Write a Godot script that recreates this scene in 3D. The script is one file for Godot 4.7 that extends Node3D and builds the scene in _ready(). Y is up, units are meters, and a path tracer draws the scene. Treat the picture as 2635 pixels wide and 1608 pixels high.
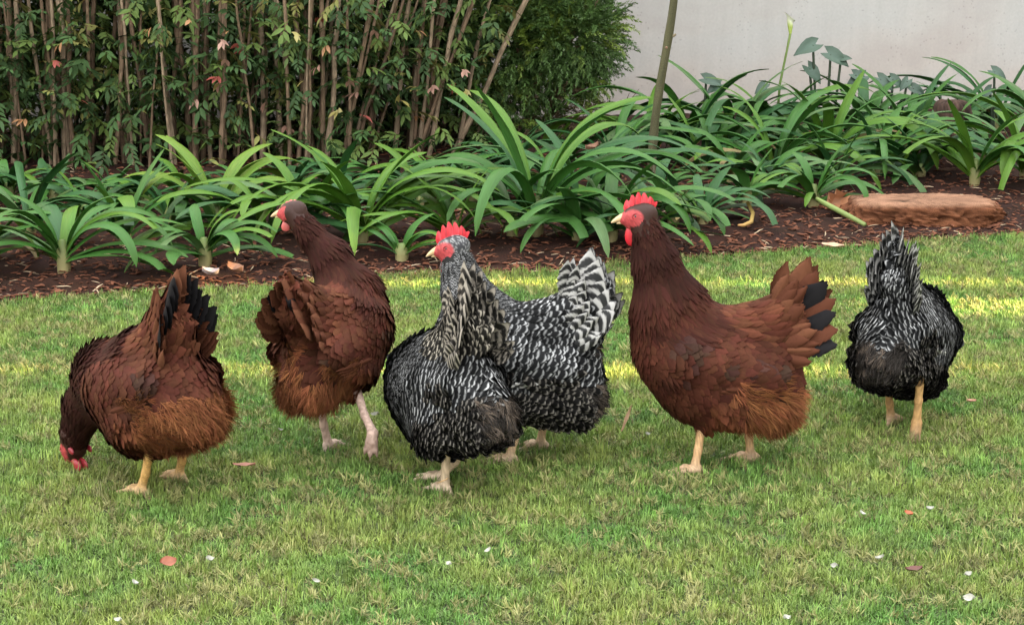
extends Node3D

var rng := RandomNumberGenerator.new()
var taken := {}
var mats := {}
var noise := FastNoiseLite.new()

# ------------------------------------------------------------------ naming
func numbered(called: String) -> String:
	var n: int = taken.get(called, 0)
	taken[called] = n + 1
	return called if n == 0 else "%s_%03d" % [called, n]

func tag(o: Node, label := "", category := "", group := "", kind := "") -> void:
	if label: o.set_meta("label", label)
	if category: o.set_meta("category", category)
	if group: o.set_meta("group", group)
	if kind: o.set_meta("kind", kind)

func thing(called: String, where: Vector3, label: String, category: String, group := "", turn := 0.0) -> Node3D:
	var o := Node3D.new()
	o.name = numbered(called)
	add_child(o)
	o.position = where
	o.rotation.y = turn
	tag(o, label, category, group)
	return o

func part(called: String, mesh: Mesh, m: Material, parent: Node, tr := Transform3D()) -> MeshInstance3D:
	var o := MeshInstance3D.new()
	var key := "%d/%s" % [parent.get_instance_id(), called]
	var n: int = taken.get(key, 0)
	taken[key] = n + 1
	o.name = called if n == 0 else "%s_%03d" % [called, n]
	o.mesh = mesh
	o.material_override = m
	o.transform = tr
	parent.add_child(o)
	return o

func scatter(called: String, mesh: Mesh, m: Material, list: Array, tints: Array, parent: Node) -> MultiMeshInstance3D:
	var mm := MultiMesh.new()
	mm.transform_format = MultiMesh.TRANSFORM_3D
	mm.use_colors = true
	mm.mesh = mesh
	mm.instance_count = list.size()
	for i in list.size():
		mm.set_instance_transform(i, list[i])
		mm.set_instance_color(i, tints[i])
	var o := MultiMeshInstance3D.new()
	var key := "%d/%s" % [parent.get_instance_id(), called]
	var n: int = taken.get(key, 0)
	taken[key] = n + 1
	o.name = called if n == 0 else "%s_%03d" % [called, n]
	o.multimesh = mm
	o.material_override = m
	parent.add_child(o)
	o.set_meta("kind", "stuff")
	return o

# ------------------------------------------------------------------ meshes
func mesh_of(v: PackedVector3Array, idx: PackedInt32Array, col := PackedColorArray(), uv := PackedVector2Array(), nor := PackedVector3Array()) -> ArrayMesh:
	var n := nor
	if n.is_empty():
		n.resize(v.size())
		for i in range(0, idx.size(), 3):
			var a := v[idx[i]]
			var f := (v[idx[i + 2]] - a).cross(v[idx[i + 1]] - a)
			n[idx[i]] += f
			n[idx[i + 1]] += f
			n[idx[i + 2]] += f
		for i in n.size():
			n[i] = n[i].normalized() if n[i].length_squared() > 1e-20 else Vector3.UP
	var a := []
	a.resize(Mesh.ARRAY_MAX)
	a[Mesh.ARRAY_VERTEX] = v
	a[Mesh.ARRAY_NORMAL] = n
	a[Mesh.ARRAY_INDEX] = idx
	if not col.is_empty(): a[Mesh.ARRAY_COLOR] = col
	if not uv.is_empty(): a[Mesh.ARRAY_TEX_UV] = uv
	var m := ArrayMesh.new()
	m.add_surface_from_arrays(Mesh.PRIMITIVE_TRIANGLES, a)
	return m

class Shape:
	var v := PackedVector3Array()
	var i := PackedInt32Array()
	var c := PackedColorArray()
	var uv := PackedVector2Array()
	func grid(points: Array, cols: Array, w: int) -> void:   # rows of w vertices
		var at := v.size()
		var rows: int = points.size() / w
		for k in points.size():
			v.append(points[k])
			c.append(cols[k])
		for r in rows - 1:
			for q in w - 1:
				var a: int = at + r * w + q
				i.append_array([a, a + 1, a + w, a + 1, a + w + 1, a + w])
	func tube(path: Array, radii: Array, sides: int, colour: Color, colour2 := Color(-1, 0, 0)) -> void:
		var at := v.size()
		var up := Vector3(0.31, 0.2, 0.93).normalized()
		for r in path.size():
			var d: Vector3 = (path[mini(r + 1, path.size() - 1)] - path[maxi(r - 1, 0)]).normalized()
			var x := d.cross(up).normalized()
			var y := x.cross(d)
			for q in sides:
				var a := TAU * q / sides
				v.append(path[r] + (x * cos(a) + y * sin(a)) * radii[r])
				c.append(colour if colour2.r < 0 else colour.lerp(colour2, float(r) / (path.size() - 1)))
		for r in path.size() - 1:
			for q in sides:
				var a: int = at + r * sides + q
				var b: int = at + r * sides + (q + 1) % sides
				i.append_array([a, b, a + sides, b, b + sides, a + sides])
		for e in [0, path.size() - 1]:
			var o: int = v.size()
			v.append(path[e])
			c.append(c[at + e * sides])
			for q in sides:
				i.append_array([o, at + e * sides + q, at + e * sides + (q + 1) % sides])

func done(s: Shape) -> ArrayMesh:
	return mesh_of(s.v, s.i, s.c, s.uv)

# smooth union of tapered capsules, meshed as surface nets
func skin(bones: Array, cell: float, k: float) -> Array:
	var lo := Vector3.INF
	var hi := -Vector3.INF
	for b in bones:
		var r: float = maxf(b[2], b[3]) + k * 0.5 + cell * 3.0
		lo = lo.min(b[0] - Vector3.ONE * r).min(b[1] - Vector3.ONE * r)
		hi = hi.max(b[0] + Vector3.ONE * r).max(b[1] + Vector3.ONE * r)
	var nx := int((hi.x - lo.x) / cell) + 2
	var ny := int((hi.y - lo.y) / cell) + 2
	var nz := int((hi.z - lo.z) / cell) + 2
	var f := PackedFloat32Array()
	f.resize(nx * ny * nz)
	f.fill(1.0)
	for b in bones:
		var a: Vector3 = b[0]
		var ra: float = b[2]
		var dr: float = b[3] - ra
		var ab: Vector3 = b[1] - a
		var inv := 1.0 / maxf(ab.length_squared(), 1e-9)
		var reach: float = maxf(b[2], b[3]) + k + cell * 2.5
		var l: Vector3 = (a.min(b[1]) - Vector3.ONE * reach - lo) / cell
		var h: Vector3 = (a.max(b[1]) + Vector3.ONE * reach - lo) / cell
		for z in range(maxi(0, int(l.z)), mini(nz, int(h.z) + 2)):
			for y in range(maxi(0, int(l.y)), mini(ny, int(h.y) + 2)):
				var row := (z * ny + y) * nx
				for x in range(maxi(0, int(l.x)), mini(nx, int(h.x) + 2)):
					var p := lo + Vector3(x, y, z) * cell - a
					var t := clampf(p.dot(ab) * inv, 0.0, 1.0)
					var d := (p - ab * t).length() - ra - dr * t
					var o := f[row + x]
					var q := maxf(k - absf(o - d), 0.0) / k
					f[row + x] = minf(o, d) - q * q * k * 0.25
	var at := PackedInt32Array()
	at.resize(nx * ny * nz)
	at.fill(-1)
	var v := PackedVector3Array()
	var idx := PackedInt32Array()
	var sx := 1
	var sy := nx
	var sz := nx * ny
	var edges := [[0, 1], [2, 3], [4, 5], [6, 7], [0, 2], [1, 3], [4, 6], [5, 7], [0, 4], [1, 5], [2, 6], [3, 7]]
	var off := [0, sx, sy, sx + sy, sz, sz + sx, sz + sy, sz + sy + sx]
	var corner := [Vector3(0, 0, 0), Vector3(1, 0, 0), Vector3(0, 1, 0), Vector3(1, 1, 0), Vector3(0, 0, 1), Vector3(1, 0, 1), Vector3(0, 1, 1), Vector3(1, 1, 1)]
	for z in nz - 1:
		for y in ny - 1:
			var row := (z * ny + y) * nx
			for x in nx - 1:
				var o := row + x
				var neg := 0
				for q in off:
					if f[o + q] < 0.0: neg += 1
				if neg == 0 or neg == 8: continue
				var sum := Vector3.ZERO
				var n := 0
				for e in edges:
					var fa := f[o + off[e[0]]]
					var fb := f[o + off[e[1]]]
					if (fa < 0.0) != (fb < 0.0):
						sum += corner[e[0]].lerp(corner[e[1]], fa / (fa - fb))
						n += 1
				at[o] = v.size()
				v.append(lo + (Vector3(x, y, z) + sum / n) * cell)
	for z in range(1, nz - 1):
		for y in range(1, ny - 1):
			var row := (z * ny + y) * nx
			for x in range(1, nx - 1):
				var o := row + x
				var inside := f[o] < 0.0
				for e in [[sx, sy, sz], [sy, sz, sx], [sz, sx, sy]]:
					if inside == (f[o + e[0]] < 0.0): continue
					var a := at[o]
					var b := at[o - e[1]]
					var c := at[o - e[1] - e[2]]
					var d := at[o - e[2]]
					if a < 0 or b < 0 or c < 0 or d < 0: continue
					if inside: idx.append_array([a, c, b, a, d, c])
					else: idx.append_array([a, b, c, a, c, d])
	return [v, idx]

# a feather: unit long along +X, unit wide along Z
func vane(rows: int, cols: int, tip: String, curve: float, camber: float, colour: Callable, ragged := 0.10) -> ArrayMesh:
	var s := Shape.new()
	var pts := []
	var col := []
	for r in rows + 1:
		var t := float(r) / rows
		var w: float
		match tip:
			"lance": w = pow(sin(PI * (0.10 + 0.90 * pow(t, 0.85))), 0.9)
			"flight": w = pow(clampf(t * 5.0 + 0.3, 0.0, 1.0), 0.7) * pow(1.0 - pow(t, 5.0), 0.55)
			_: w = maxf(pow(clampf(t * 2.2 + 0.15, 0.0, 1.0), 0.8) * pow(clampf(1.0 - pow(t, 4.5), 0.0, 1.0), 0.45), 0.42)
		for q in cols + 1:
			var u := (float(q) / cols - 0.5) * 2.0
			var rag := 1.0 + (rng.randf_range(-ragged, ragged) if q == 0 or q == cols else 0.0)
			var x := t + (rng.randf_range(-ragged, ragged) * 0.25 if r == rows else 0.0) - u * u * (0.20 if r == rows and tip == "round" else 0.12) * (t if tip != "lance" else 0.3)
			pts.append(Vector3(x, -curve * t * t - camber * u * u * w, u * 0.5 * w * rag))
			col.append(colour.call(t, u))
	s.grid(pts, col, cols + 1)
	return done(s)

# ------------------------------------------------------------------ materials
func mat(called: String, rough := 0.7, spec := 0.5, back := Color.BLACK) -> StandardMaterial3D:
	if mats.has(called): return mats[called]
	var m := StandardMaterial3D.new()
	m.resource_name = called
	m.vertex_color_use_as_albedo = true
	m.roughness = rough
	m.metallic_specular = spec
	m.cull_mode = BaseMaterial3D.CULL_DISABLED
	if back != Color.BLACK:
		m.backlight_enabled = true
		m.backlight = back
	mats[called] = m
	return m

func grain_texture(w: int, h: int, fx: float, fy: float, low: float, high: float, sd: int, octaves := 4) -> ImageTexture:
	var n := FastNoiseLite.new()
	n.seed = sd
	n.frequency = 1.0
	n.fractal_octaves = octaves
	var im := Image.create(w, h, true, Image.FORMAT_RGB8)
	for y in h:
		for x in w:
			# seamless by folding the noise on a torus-like blend
			var a := n.get_noise_2d(x * fx, y * fy)
			var b := n.get_noise_2d((x - w) * fx, y * fy)
			var c := n.get_noise_2d(x * fx, (y - h) * fy)
			var e := n.get_noise_2d((x - w) * fx, (y - h) * fy)
			var u := smoothstep(0.0, 1.0, float(x) / w)
			var t := smoothstep(0.0, 1.0, float(y) / h)
			var g := lerpf(low, high, clampf(lerpf(lerpf(a, b, u), lerpf(c, e, u), t) * 0.9 + 0.5, 0.0, 1.0))
			im.set_pixel(x, y, Color(g, g, g))
	return ImageTexture.create_from_image(im)

func world_grain(m: StandardMaterial3D, t: Texture2D, scale: float) -> void:
	m.albedo_texture = t
	m.uv1_triplanar = true
	m.uv1_world_triplanar = true
	m.uv1_scale = Vector3.ONE * scale

# ================================================================== scene
func _ready() -> void:
	rng.seed = 7
	noise.seed = 3
	noise.frequency = 1.0
	var cam := Camera3D.new()
	cam.name = "camera"
	cam.fov = 18.33
	cam.near = 0.05
	cam.far = 400.0
	cam.position = Vector3(0, 1.0, 0)
	cam.rotation_degrees.x = -13.03
	add_child(cam)
	var we := WorldEnvironment.new()
	we.name = "environment"
	var env := Environment.new()
	var sky := Sky.new()
	var sm := ProceduralSkyMaterial.new()
	sm.sky_top_color = Color(0.94, 0.95, 0.955)
	sm.sky_curve = 0.4
	sm.sky_horizon_color = Color(0.70, 0.695, 0.675)
	sm.ground_bottom_color = Color(0.25, 0.27, 0.2)
	sm.ground_horizon_color = Color(0.5, 0.52, 0.48)
	sm.sun_angle_max = 4.0
	sky.sky_material = sm
	env.background_mode = Environment.BG_SKY
	env.sky = sky
	env.background_energy_multiplier = 0.36
	env.tonemap_mode = Environment.TONE_MAPPER_LINEAR
	env.tonemap_exposure = 15.5
	env.sdfgi_enabled = true
	env.ssao_enabled = true
	env.ssil_enabled = true
	we.environment = env
	add_child(we)
	var sun := DirectionalLight3D.new()
	sun.name = "sun"
	sun.light_color = Color(1.0, 0.86, 0.62)
	sun.light_energy = 1.6
	sun.light_angular_distance = 0.5
	sun.shadow_enabled = true
	sun.rotation_degrees = Vector3(-24.0, 90.0, 0)
	add_child(sun)

	grounds()
	walls()
	hedge()
	shrub()
	sapling()
	strap_plants()
	wall_plants()
	stones_and_leaves()
	hens()
	lawn()

# ------------------------------------------------------------------ ground
var edge := [Vector2(-1.651, -4.329), Vector2(-1.375, -4.363), Vector2(-1.191, -4.394), Vector2(-1.059, -4.451), Vector2(-0.921, -4.496), Vector2(-0.592, -4.551), Vector2(-0.312, -4.705), Vector2(-0.177, -4.705), Vector2(0.123, -4.745), Vector2(0.262, -4.827), Vector2(0.560, -4.944), Vector2(0.847, -5.044), Vector2(1.086, -5.137), Vector2(1.413, -5.257), Vector2(1.706, -5.331), Vector2(2.212, -5.434)]

func edge_z(x: float) -> float:
	var n := edge.size()
	if x <= edge[0].x: return edge[0].y
	for k in n - 1:
		if x < edge[k + 1].x:
			var z: float = lerpf(edge[k].y, edge[k + 1].y, (x - edge[k].x) / (edge[k + 1].x - edge[k].x))
			return z + 0.018 * noise.get_noise_2d(x * 9.0, 3.0) + 0.012 * noise.get_noise_2d(x * 40.0, 9.0)
	return edge[n - 1].y

func bed_y(x: float, z: float) -> float:
	var d := clampf((edge_z(x) - z) / 0.25, 0.0, 1.0)
	return 0.004 + d * (0.022 + 0.016 * noise.get_noise_2d(x * 4.0, z * 4.0) + 0.010 * noise.get_noise_2d(x * 22.0, z * 22.0) + 0.005 * noise.get_noise_2d(x * 70.0, z * 70.0))

func grounds() -> void:
	var pm := PlaneMesh.new()
	pm.size = Vector2(300, 300)
	var gm := StandardMaterial3D.new()
	gm.resource_name = "thatch"
	gm.albedo_color = Color(0.085, 0.105, 0.034).linear_to_srgb()
	gm.roughness = 1.0
	world_grain(gm, grain_texture(256, 256, 0.09, 0.09, 0.45, 1.0, 11), 2.0)
	var g := part("lawn", pm, gm, self)
	tag(g, "mown lawn ground under the grass blades", "lawn", "", "structure")
	# the planting bed, from the lawn's edge to the wall
	var s := Shape.new()
	var pts := []
	var col := []
	var w := 181
	for r in 76:
		var t := pow(r / 75.0, 1.5)
		for q in w:
			var x := lerpf(-3.6, 3.6, q / float(w - 1))
			var z := lerpf(edge_z(x), -9.2, t)
			pts.append(Vector3(x, bed_y(x, z), z))
			var f := 0.75 + 0.5 * noise.get_noise_2d(x * 7.0, z * 7.0)
			col.append(Color(0.060 * f, 0.021 * f, 0.012 * f))
	s.grid(pts, col, w)
	var bm := mat("soil", 0.95, 0.3)
	world_grain(bm, grain_texture(256, 256, 0.16, 0.16, 0.35, 1.0, 12), 4.0)
	tag(part("soil_bed", done(s), bm, self), "reddish brown soil bed between the lawn and the wall", "soil bed", "", "structure")
	# mulch
	var chip := Shape.new()
	chip.tube([Vector3(-0.5, 0, 0), Vector3(-0.2, 0.06, 0.05), Vector3(0.2, 0.05, -0.04), Vector3(0.5, -0.02, 0.06)], [0.03, 0.1, 0.08, 0.03], 4, Color(1, 1, 1))
	var chip_m := done(chip)
	var list := []
	var tints := []
	for k in 15000:
		var x := rng.randf_range(-2.4, 2.6)
		var depth := 2.2 * pow(rng.randf(), 1.6)
		var z := edge_z(x) - 0.01 - depth
		var straw := rng.randf() < 0.09
		var len := rng.randf_range(0.012, 0.05) if straw else rng.randf_range(0.008, 0.03)
		var b := Basis.from_euler(Vector3(rng.randf_range(-0.4, 0.4), rng.randf() * TAU, rng.randf_range(-0.3, 0.3)))
		list.append(Transform3D(b * Basis.from_scale(Vector3(len, len * 0.35 if straw else len * 0.9, len * 0.45 if straw else len * rng.randf_range(1.0, 2.6))), Vector3(x, bed_y(x, z) + 0.002, z)))
		var f := rng.randf_range(0.5, 1.5)
		tints.append(Color(0.36, 0.27, 0.18) * f if straw else Color(0.105, 0.040, 0.022) * f)
	var mu := scatter("mulch", chip_m, mat("chips", 0.9, 0.3), list, tints, self)
	tag(mu, "bark chips and dry straw bits strewn over the soil bed", "mulch", "", "stuff")

func walls() -> void:
	var m := StandardMaterial3D.new()
	m.resource_name = "old_plaster"
	m.roughness = 0.9
	# painted plaster: pale, with a reddish splash zone near the soil, grey stains and specks
	var im := Image.create(1024, 640, true, Image.FORMAT_RGB8)
	var n := FastNoiseLite.new()
	n.seed = 21
	n.frequency = 1.0
	n.fractal_octaves = 5
	for y in 640:
		var h := (639 - y) / 640.0 * 3.2
		for x in 1024:
			var big := n.get_noise_2d(x * 0.006, y * 0.012)
			var mid := n.get_noise_2d(x * 0.03 + 90, y * 0.02)
			var fine := n.get_noise_2d(x * 0.4, y * 0.35 + 50)
			var streak := n.get_noise_2d(x * 0.11, y * 0.008 + 200)
			var splash := clampf(1.0 - (h - 0.10) / 0.55 + big * 0.7, 0.0, 1.0)
			var c := Color(0.415, 0.408, 0.394)
			c = c.lerp(Color(0.43, 0.335, 0.28), splash * splash * 0.45)
			c = c * (1.0 + 0.05 * mid + 0.09 * fine + 0.05 * streak)
			c = c.lerp(Color(0.34, 0.32, 0.315), clampf((big - 0.10) * 1.3, 0.0, 0.3))
			if fine > 0.46 and mid > 0.12: c = c * 0.72
			im.set_pixel(x, y, c.linear_to_srgb())
	m.albedo_texture = ImageTexture.create_from_image(im)
	var ws := Shape.new()
	for f in [[Vector3(-8, 0, 0), Vector3(8, 0, 0), Vector3(8, 3.2, 0), Vector3(-8, 3.2, 0)], [Vector3(8, 0, -0.25), Vector3(-8, 0, -0.25), Vector3(-8, 3.2, -0.25), Vector3(8, 3.2, -0.25)], [Vector3(-8, 3.2, 0), Vector3(8, 3.2, 0), Vector3(8, 3.2, -0.25), Vector3(-8, 3.2, -0.25)], [Vector3(8, 0, 0), Vector3(8, 0, -0.25), Vector3(8, 3.2, -0.25), Vector3(8, 3.2, 0)], [Vector3(-8, 0, -0.25), Vector3(-8, 0, 0), Vector3(-8, 3.2, 0), Vector3(-8, 3.2, -0.25)]]:
		var b := ws.v.size()
		for p in f:
			ws.v.append(p)
			ws.c.append(Color.WHITE)
			ws.uv.append(Vector2((p.x + p.z) / 5.0 + 0.45, 1.0 - p.y / 3.2))
		ws.i.append_array([b, b + 2, b + 1, b, b + 3, b + 2])
	var o := part("wall", done(ws), m, self, Transform3D(Basis(Vector3.UP, 0.20), Vector3(0.4, 0.0, -7.72)))
	tag(o, "pale plastered garden wall with reddish splash stains behind the plants", "wall", "", "structure")
	# the building beside the lawn, whose gaps let strips of low sun through
	var bmat := StandardMaterial3D.new()
	bmat.albedo_color = Color(0.5, 0.48, 0.44).linear_to_srgb()
	bmat.roughness = 0.9
	var cuts := [[9.0, -3.715], [-3.805, -4.26], [-4.43, -4.585], [-4.635, -11.0]]
	for c in cuts:
		var b := BoxMesh.new()
		b.size = Vector3(0.3, 6.0, c[0] - c[1])
		var q := part("garden_wall" if taken.get("garden_wall", 0) == 0 else "garden_wall", b, bmat, self, Transform3D(Basis(), Vector3(9.0, 3.0, (c[0] + c[1]) * 0.5)))
		tag(q, "tall wall section standing off to the side of the lawn", "wall", "side wall sections", "structure")

	var lb := BoxMesh.new()
	lb.size = Vector3(0.28, 1.6, 0.168)
	tag(part("garden_wall", lb, bmat, self, Transform3D(Basis(), Vector3(9.0, 4.50, -4.345))), "tall wall section standing off to the side of the lawn", "wall", "side wall sections", "structure")

	var sp := spray(9, 0.30, 0.14)
	var vl := []
	var vt := []
	for k in 640:
		var z: float = [-3.76, -4.345, -3.76, -4.61][k % 4]
		var y := rng.randf_range(2.6, 5.4)
		if k % 2 == 1 and y < 3.9: continue
		if noise.get_noise_2d(y * (2.4 if k % 2 else 1.5), z * 7.0) < (0.06 if k % 2 else 0.03): continue
		vl.append(Transform3D(Basis.from_euler(Vector3(rng.randf_range(-1, 1), rng.randf() * TAU, rng.randf_range(-1, 1))), Vector3(rng.randf_range(8.7, 8.84), y, z + rng.randf_range(-0.12, 0.12))))
		vt.append(Color(0.05, 0.11, 0.03) * rng.randf_range(0.7, 1.3))
	var vine := thing("climbing_plant", Vector3.ZERO, "leafy climber on the wall off to the side of the lawn", "plant")
	scatter("leaves", sp, mat("hedge_leaf", 0.6, 0.3, Color(0.10, 0.16, 0.05)), vl, vt, vine)

# ------------------------------------------------------------------ hedge of canes
func leaflet(s: Shape, at: Vector3, d: Vector3, n: Vector3, l: float, w: float, c: Color) -> void:
	var x := d.cross(n).normalized()
	var pts := []
	var col := []
	var prof := [0.10, 0.75, 1.0, 0.62, 0.03]
	for r in 5:
		var t := r / 4.0
		var mid := at + d * l * t - n * l * 0.16 * t * t
		var e: float = prof[r] * w * 0.5
		pts.append_array([mid - x * e + n * e * 0.3, mid, mid + x * e + n * e * 0.3])
		col.append_array([c, c * 0.9, c])
	s.grid(pts, col, 3)

func spray(n_leaves: int, reach: float, leaf: float) -> ArrayMesh:
	var s := Shape.new()
	var d := Vector3(1, 0.1, 0)
	var path := []
	for k in 5: path.append(Vector3(reach * k / 4.0, 0.06 * reach * sin(k * 0.9), 0))
	s.tube(path, [0.0014, 0.0012, 0.001, 0.0008, 0.0006], 3, Color(0.9, 0.6, 0.4))
	for k in n_leaves:
		var t := 0.25 + 0.75 * k / (n_leaves - 1.0)
		var side := (1.0 if k % 2 == 0 else -1.0) if k < n_leaves - 1 else 0.0
		var p := Vector3(reach * t, 0.06 * reach * sin(t * 3.6), 0)
		var dd := (Vector3(0.75, rng.randf_range(-0.55, 0.05), side * rng.randf_range(0.6, 1.0))).normalized()
		var nn := (Vector3.UP + Vector3(rng.randf_range(-0.4, 0.4), 0, rng.randf_range(-0.4, 0.4))).normalized()
		leaflet(s, p, dd, nn, leaf * rng.randf_range(0.75, 1.15), leaf * 0.36, Color(1, 1, 1) * rng.randf_range(0.8, 1.2))
	return done(s)

func cane(bend: float, sd: int) -> ArrayMesh:
	var s := Shape.new()
	var path := []
	var rad := []
	for k in 17:
		var t := k / 16.0
		path.append(Vector3(bend * t * t + 0.010 * noise.get_noise_2d(t * 5.0, sd * 9.0), t, 0.012 * noise.get_noise_2d(t * 5.0, sd * 9.0 + 50.0)))
		rad.append(lerpf(1.0, 0.6, t) * (1.22 if k % 3 == 1 else 1.0))
	# radius is unit here and scaled below by hand so that canes of any height keep their girth
	for k in 17: rad[k] = rad[k] * 0.0056
	s.tube(path, rad, 7, Color(1, 1, 1))
	for k in s.c.size():
		var p := s.v[k]
		var f := 0.75 + 0.55 * noise.get_noise_2d(p.y * 26.0 + sd * 7.0, p.x * 300.0 + p.z * 300.0)
		s.c[k] = Color(f, f, f)
	return done(s)

func hedge() -> void:
	var canes := []
	for k in 8: canes.append(cane(rng.randf_range(-0.05, 0.08), k))
	var lean_canes := []
	for k in 4: lean_canes.append(cane(rng.randf_range(0.16, 0.36), 20 + k))
	var sprays := [spray(7, 0.085, 0.042), spray(9, 0.11, 0.038), spray(5, 0.07, 0.050)]
	var cm := mat("cane_bark", 0.85, 0.3)
	cm.albedo_texture = grain_texture(128, 128, 0.25, 0.05, 0.6, 1.0, 31)
	cm.uv1_triplanar = true
	cm.uv1_scale = Vector3.ONE * 9.0
	var lm := mat("hedge_leaf", 0.6, 0.3, Color(0.10, 0.16, 0.05))
	var red_spray := []
	for k in 3:
		var s := Shape.new()
		for q in 3 - k % 2:
			leaflet(s, Vector3(0.01 * q, 0, 0), Vector3(1, -0.5, (q - 1) * 0.9).normalized(), Vector3(0.2, 1, 0.1).normalized(), 0.034, 0.014, Color(1, 1, 1))
		red_spray.append(done(s))
	var labels := ["clump of brown canes at the photo's left edge", "second clump of canes from the left, mixed with dark fern-like leaflets", "cane clump with one slender bare cane leaning over dark leaves", "cane clump under the bright gaps in the leaves", "cane clump with a mottled pair of upright canes and yellow leaflets", "cane clump behind the standing brown hen with pinkish leaflets", "cane clump with red leaflets, its canes starting to lean right", "clump of long canes leaning right towards the feathery shrub", "cane clump just beyond the photo's left edge"]
	var us := [Vector3(-1.780, 0.000, -6.361), Vector3(-1.546, 0.000, -6.361), Vector3(-1.301, 0.000, -6.379), Vector3(-1.069, 0.000, -6.397), Vector3(-0.850, 0.000, -6.415), Vector3(-0.643, 0.000, -6.433), Vector3(-0.467, 0.000, -6.506), Vector3(-0.317, 0.000, -6.600), Vector3(-1.998, 0.000, -6.309)]
	for k in us.size():
		var base: Vector3 = us[k]
		var o := thing("cane_shrub", base, labels[k], "shrub", "cane shrubs along the back of the bed")
		var lean: float = clampf((k - 4.6) / 2.4, 0.0, 1.0) if k < 8 else 0.0
		var stems := 18 if k < 7 else 16
		for q in stems:
			var front := q < 10
			var p := Vector3(rng.randf_range(-0.13, 0.13), 0, rng.randf_range(-0.1, 0.06) if front else rng.randf_range(-0.62, -0.1))
			p.y = 0.015
			var h := rng.randf_range(1.5, 2.1)
			var girth := rng.randf_range(0.65, 1.7) if front else rng.randf_range(0.9, 1.5)
			var b := Basis(Vector3.UP, (rng.randf() * TAU if lean < 0.2 else rng.randf_range(-0.5, 0.5))) * Basis.from_scale(Vector3(girth, h, girth))
			var tilt := Basis(Vector3.BACK, rng.randf_range(-0.12, 0.10) - lean * rng.randf_range(0.0, 0.42)) * Basis(Vector3.RIGHT, rng.randf_range(-0.05, 0.06))
			var m: ArrayMesh = canes[rng.randi() % 8] if lean < 0.2 or q % 3 == 0 else lean_canes[rng.randi() % 4]
			var c := part("cane", m, cane_tint(rng.randi() % 4), o, Transform3D(tilt * b, p))
			c.name = c.name
		var lists := [[], [], []]
		var tints := [[], [], []]
		var count := 980
		for q in count:
			var y: float
			var z: float
			var x := rng.randf_range(-0.17, 0.17)
			if q < 150:           # among the front canes
				y = rng.randf_range(0.08, 0.60)
				z = rng.randf_range(-0.10, 0.12)
				if q > 140:
					y = rng.randf_range(0.01, 0.16)
					z = rng.randf_range(0.0, 0.30)
				elif y < 0.24 and rng.randf() < 0.5: continue
			elif q < 760:        # the leafy middle and back
				y = 0.02 + 0.76 * pow(rng.randf(), 0.62)
				z = rng.randf_range(-0.70, -0.12)
				if k == 3 and y > 0.36 and y < 0.62 and absf(x + 0.02) < 0.06: continue
			else:                # the crown above
				y = rng.randf_range(0.7, 1.9)
				z = rng.randf_range(-0.62, 0.12)
				x *= 1.3
			x += lean * y * 0.25
			var b := Basis.from_euler(Vector3(rng.randf_range(-0.3, 0.3), rng.randf() * TAU, rng.randf_range(-0.9, 0.25)))
			var w := rng.randi() % 3
			lists[w].append(Transform3D(b * Basis.from_scale(Vector3.ONE * rng.randf_range(0.6, 1.1)), Vector3(x, y, z)))
			var f := rng.randf_range(0.6, 1.25)
			var r := rng.randf()
			tints[w].append(Color(0.036, 0.072, 0.022) * f if r < 0.60 else (Color(0.078, 0.120, 0.028) * f if r < 0.93 else Color(0.17, 0.17, 0.05) * f))
		for w in 3: scatter("leaves", sprays[w], lm, lists[w], tints[w], o)
		# coloured leaflets that catch the eye
		var reds := 3 if k < 3 else 7
		for q in reds:
			var c: Color = [Color(0.25, 0.055, 0.04), Color(0.32, 0.16, 0.07), Color(0.28, 0.24, 0.07), Color(0.34, 0.19, 0.14)][rng.randi() % 4]
			var mm := mat("leaf_tone_%d" % int(c.g * 1000), 0.5, 0.5, Color(0.2, 0.1, 0.05))
			mm.albedo_color = c.linear_to_srgb()
			var y := rng.randf_range(0.14, 0.55)
			part("coloured_leaf", red_spray[rng.randi() % 3], mm, o, Transform3D(Basis.from_euler(Vector3(rng.randf_range(-0.4, 0.4), rng.randf() * TAU, rng.randf_range(-0.7, 0.1))), Vector3(rng.randf_range(-0.14, 0.14) + lean * y * 0.25, y, rng.randf_range(0.05, 0.14))))

func cane_tint(k: int) -> StandardMaterial3D:
	var key := "cane_bark_%d" % k
	if mats.has(key): return mats[key]
	var m: StandardMaterial3D = mats["cane_bark"].duplicate()
	m.resource_name = key
	m.albedo_color = [Color(0.36, 0.245, 0.155), Color(0.23, 0.15, 0.096), Color(0.47, 0.345, 0.23), Color(0.30, 0.20, 0.128)][k].linear_to_srgb()
	mats[key] = m
	return m

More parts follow.
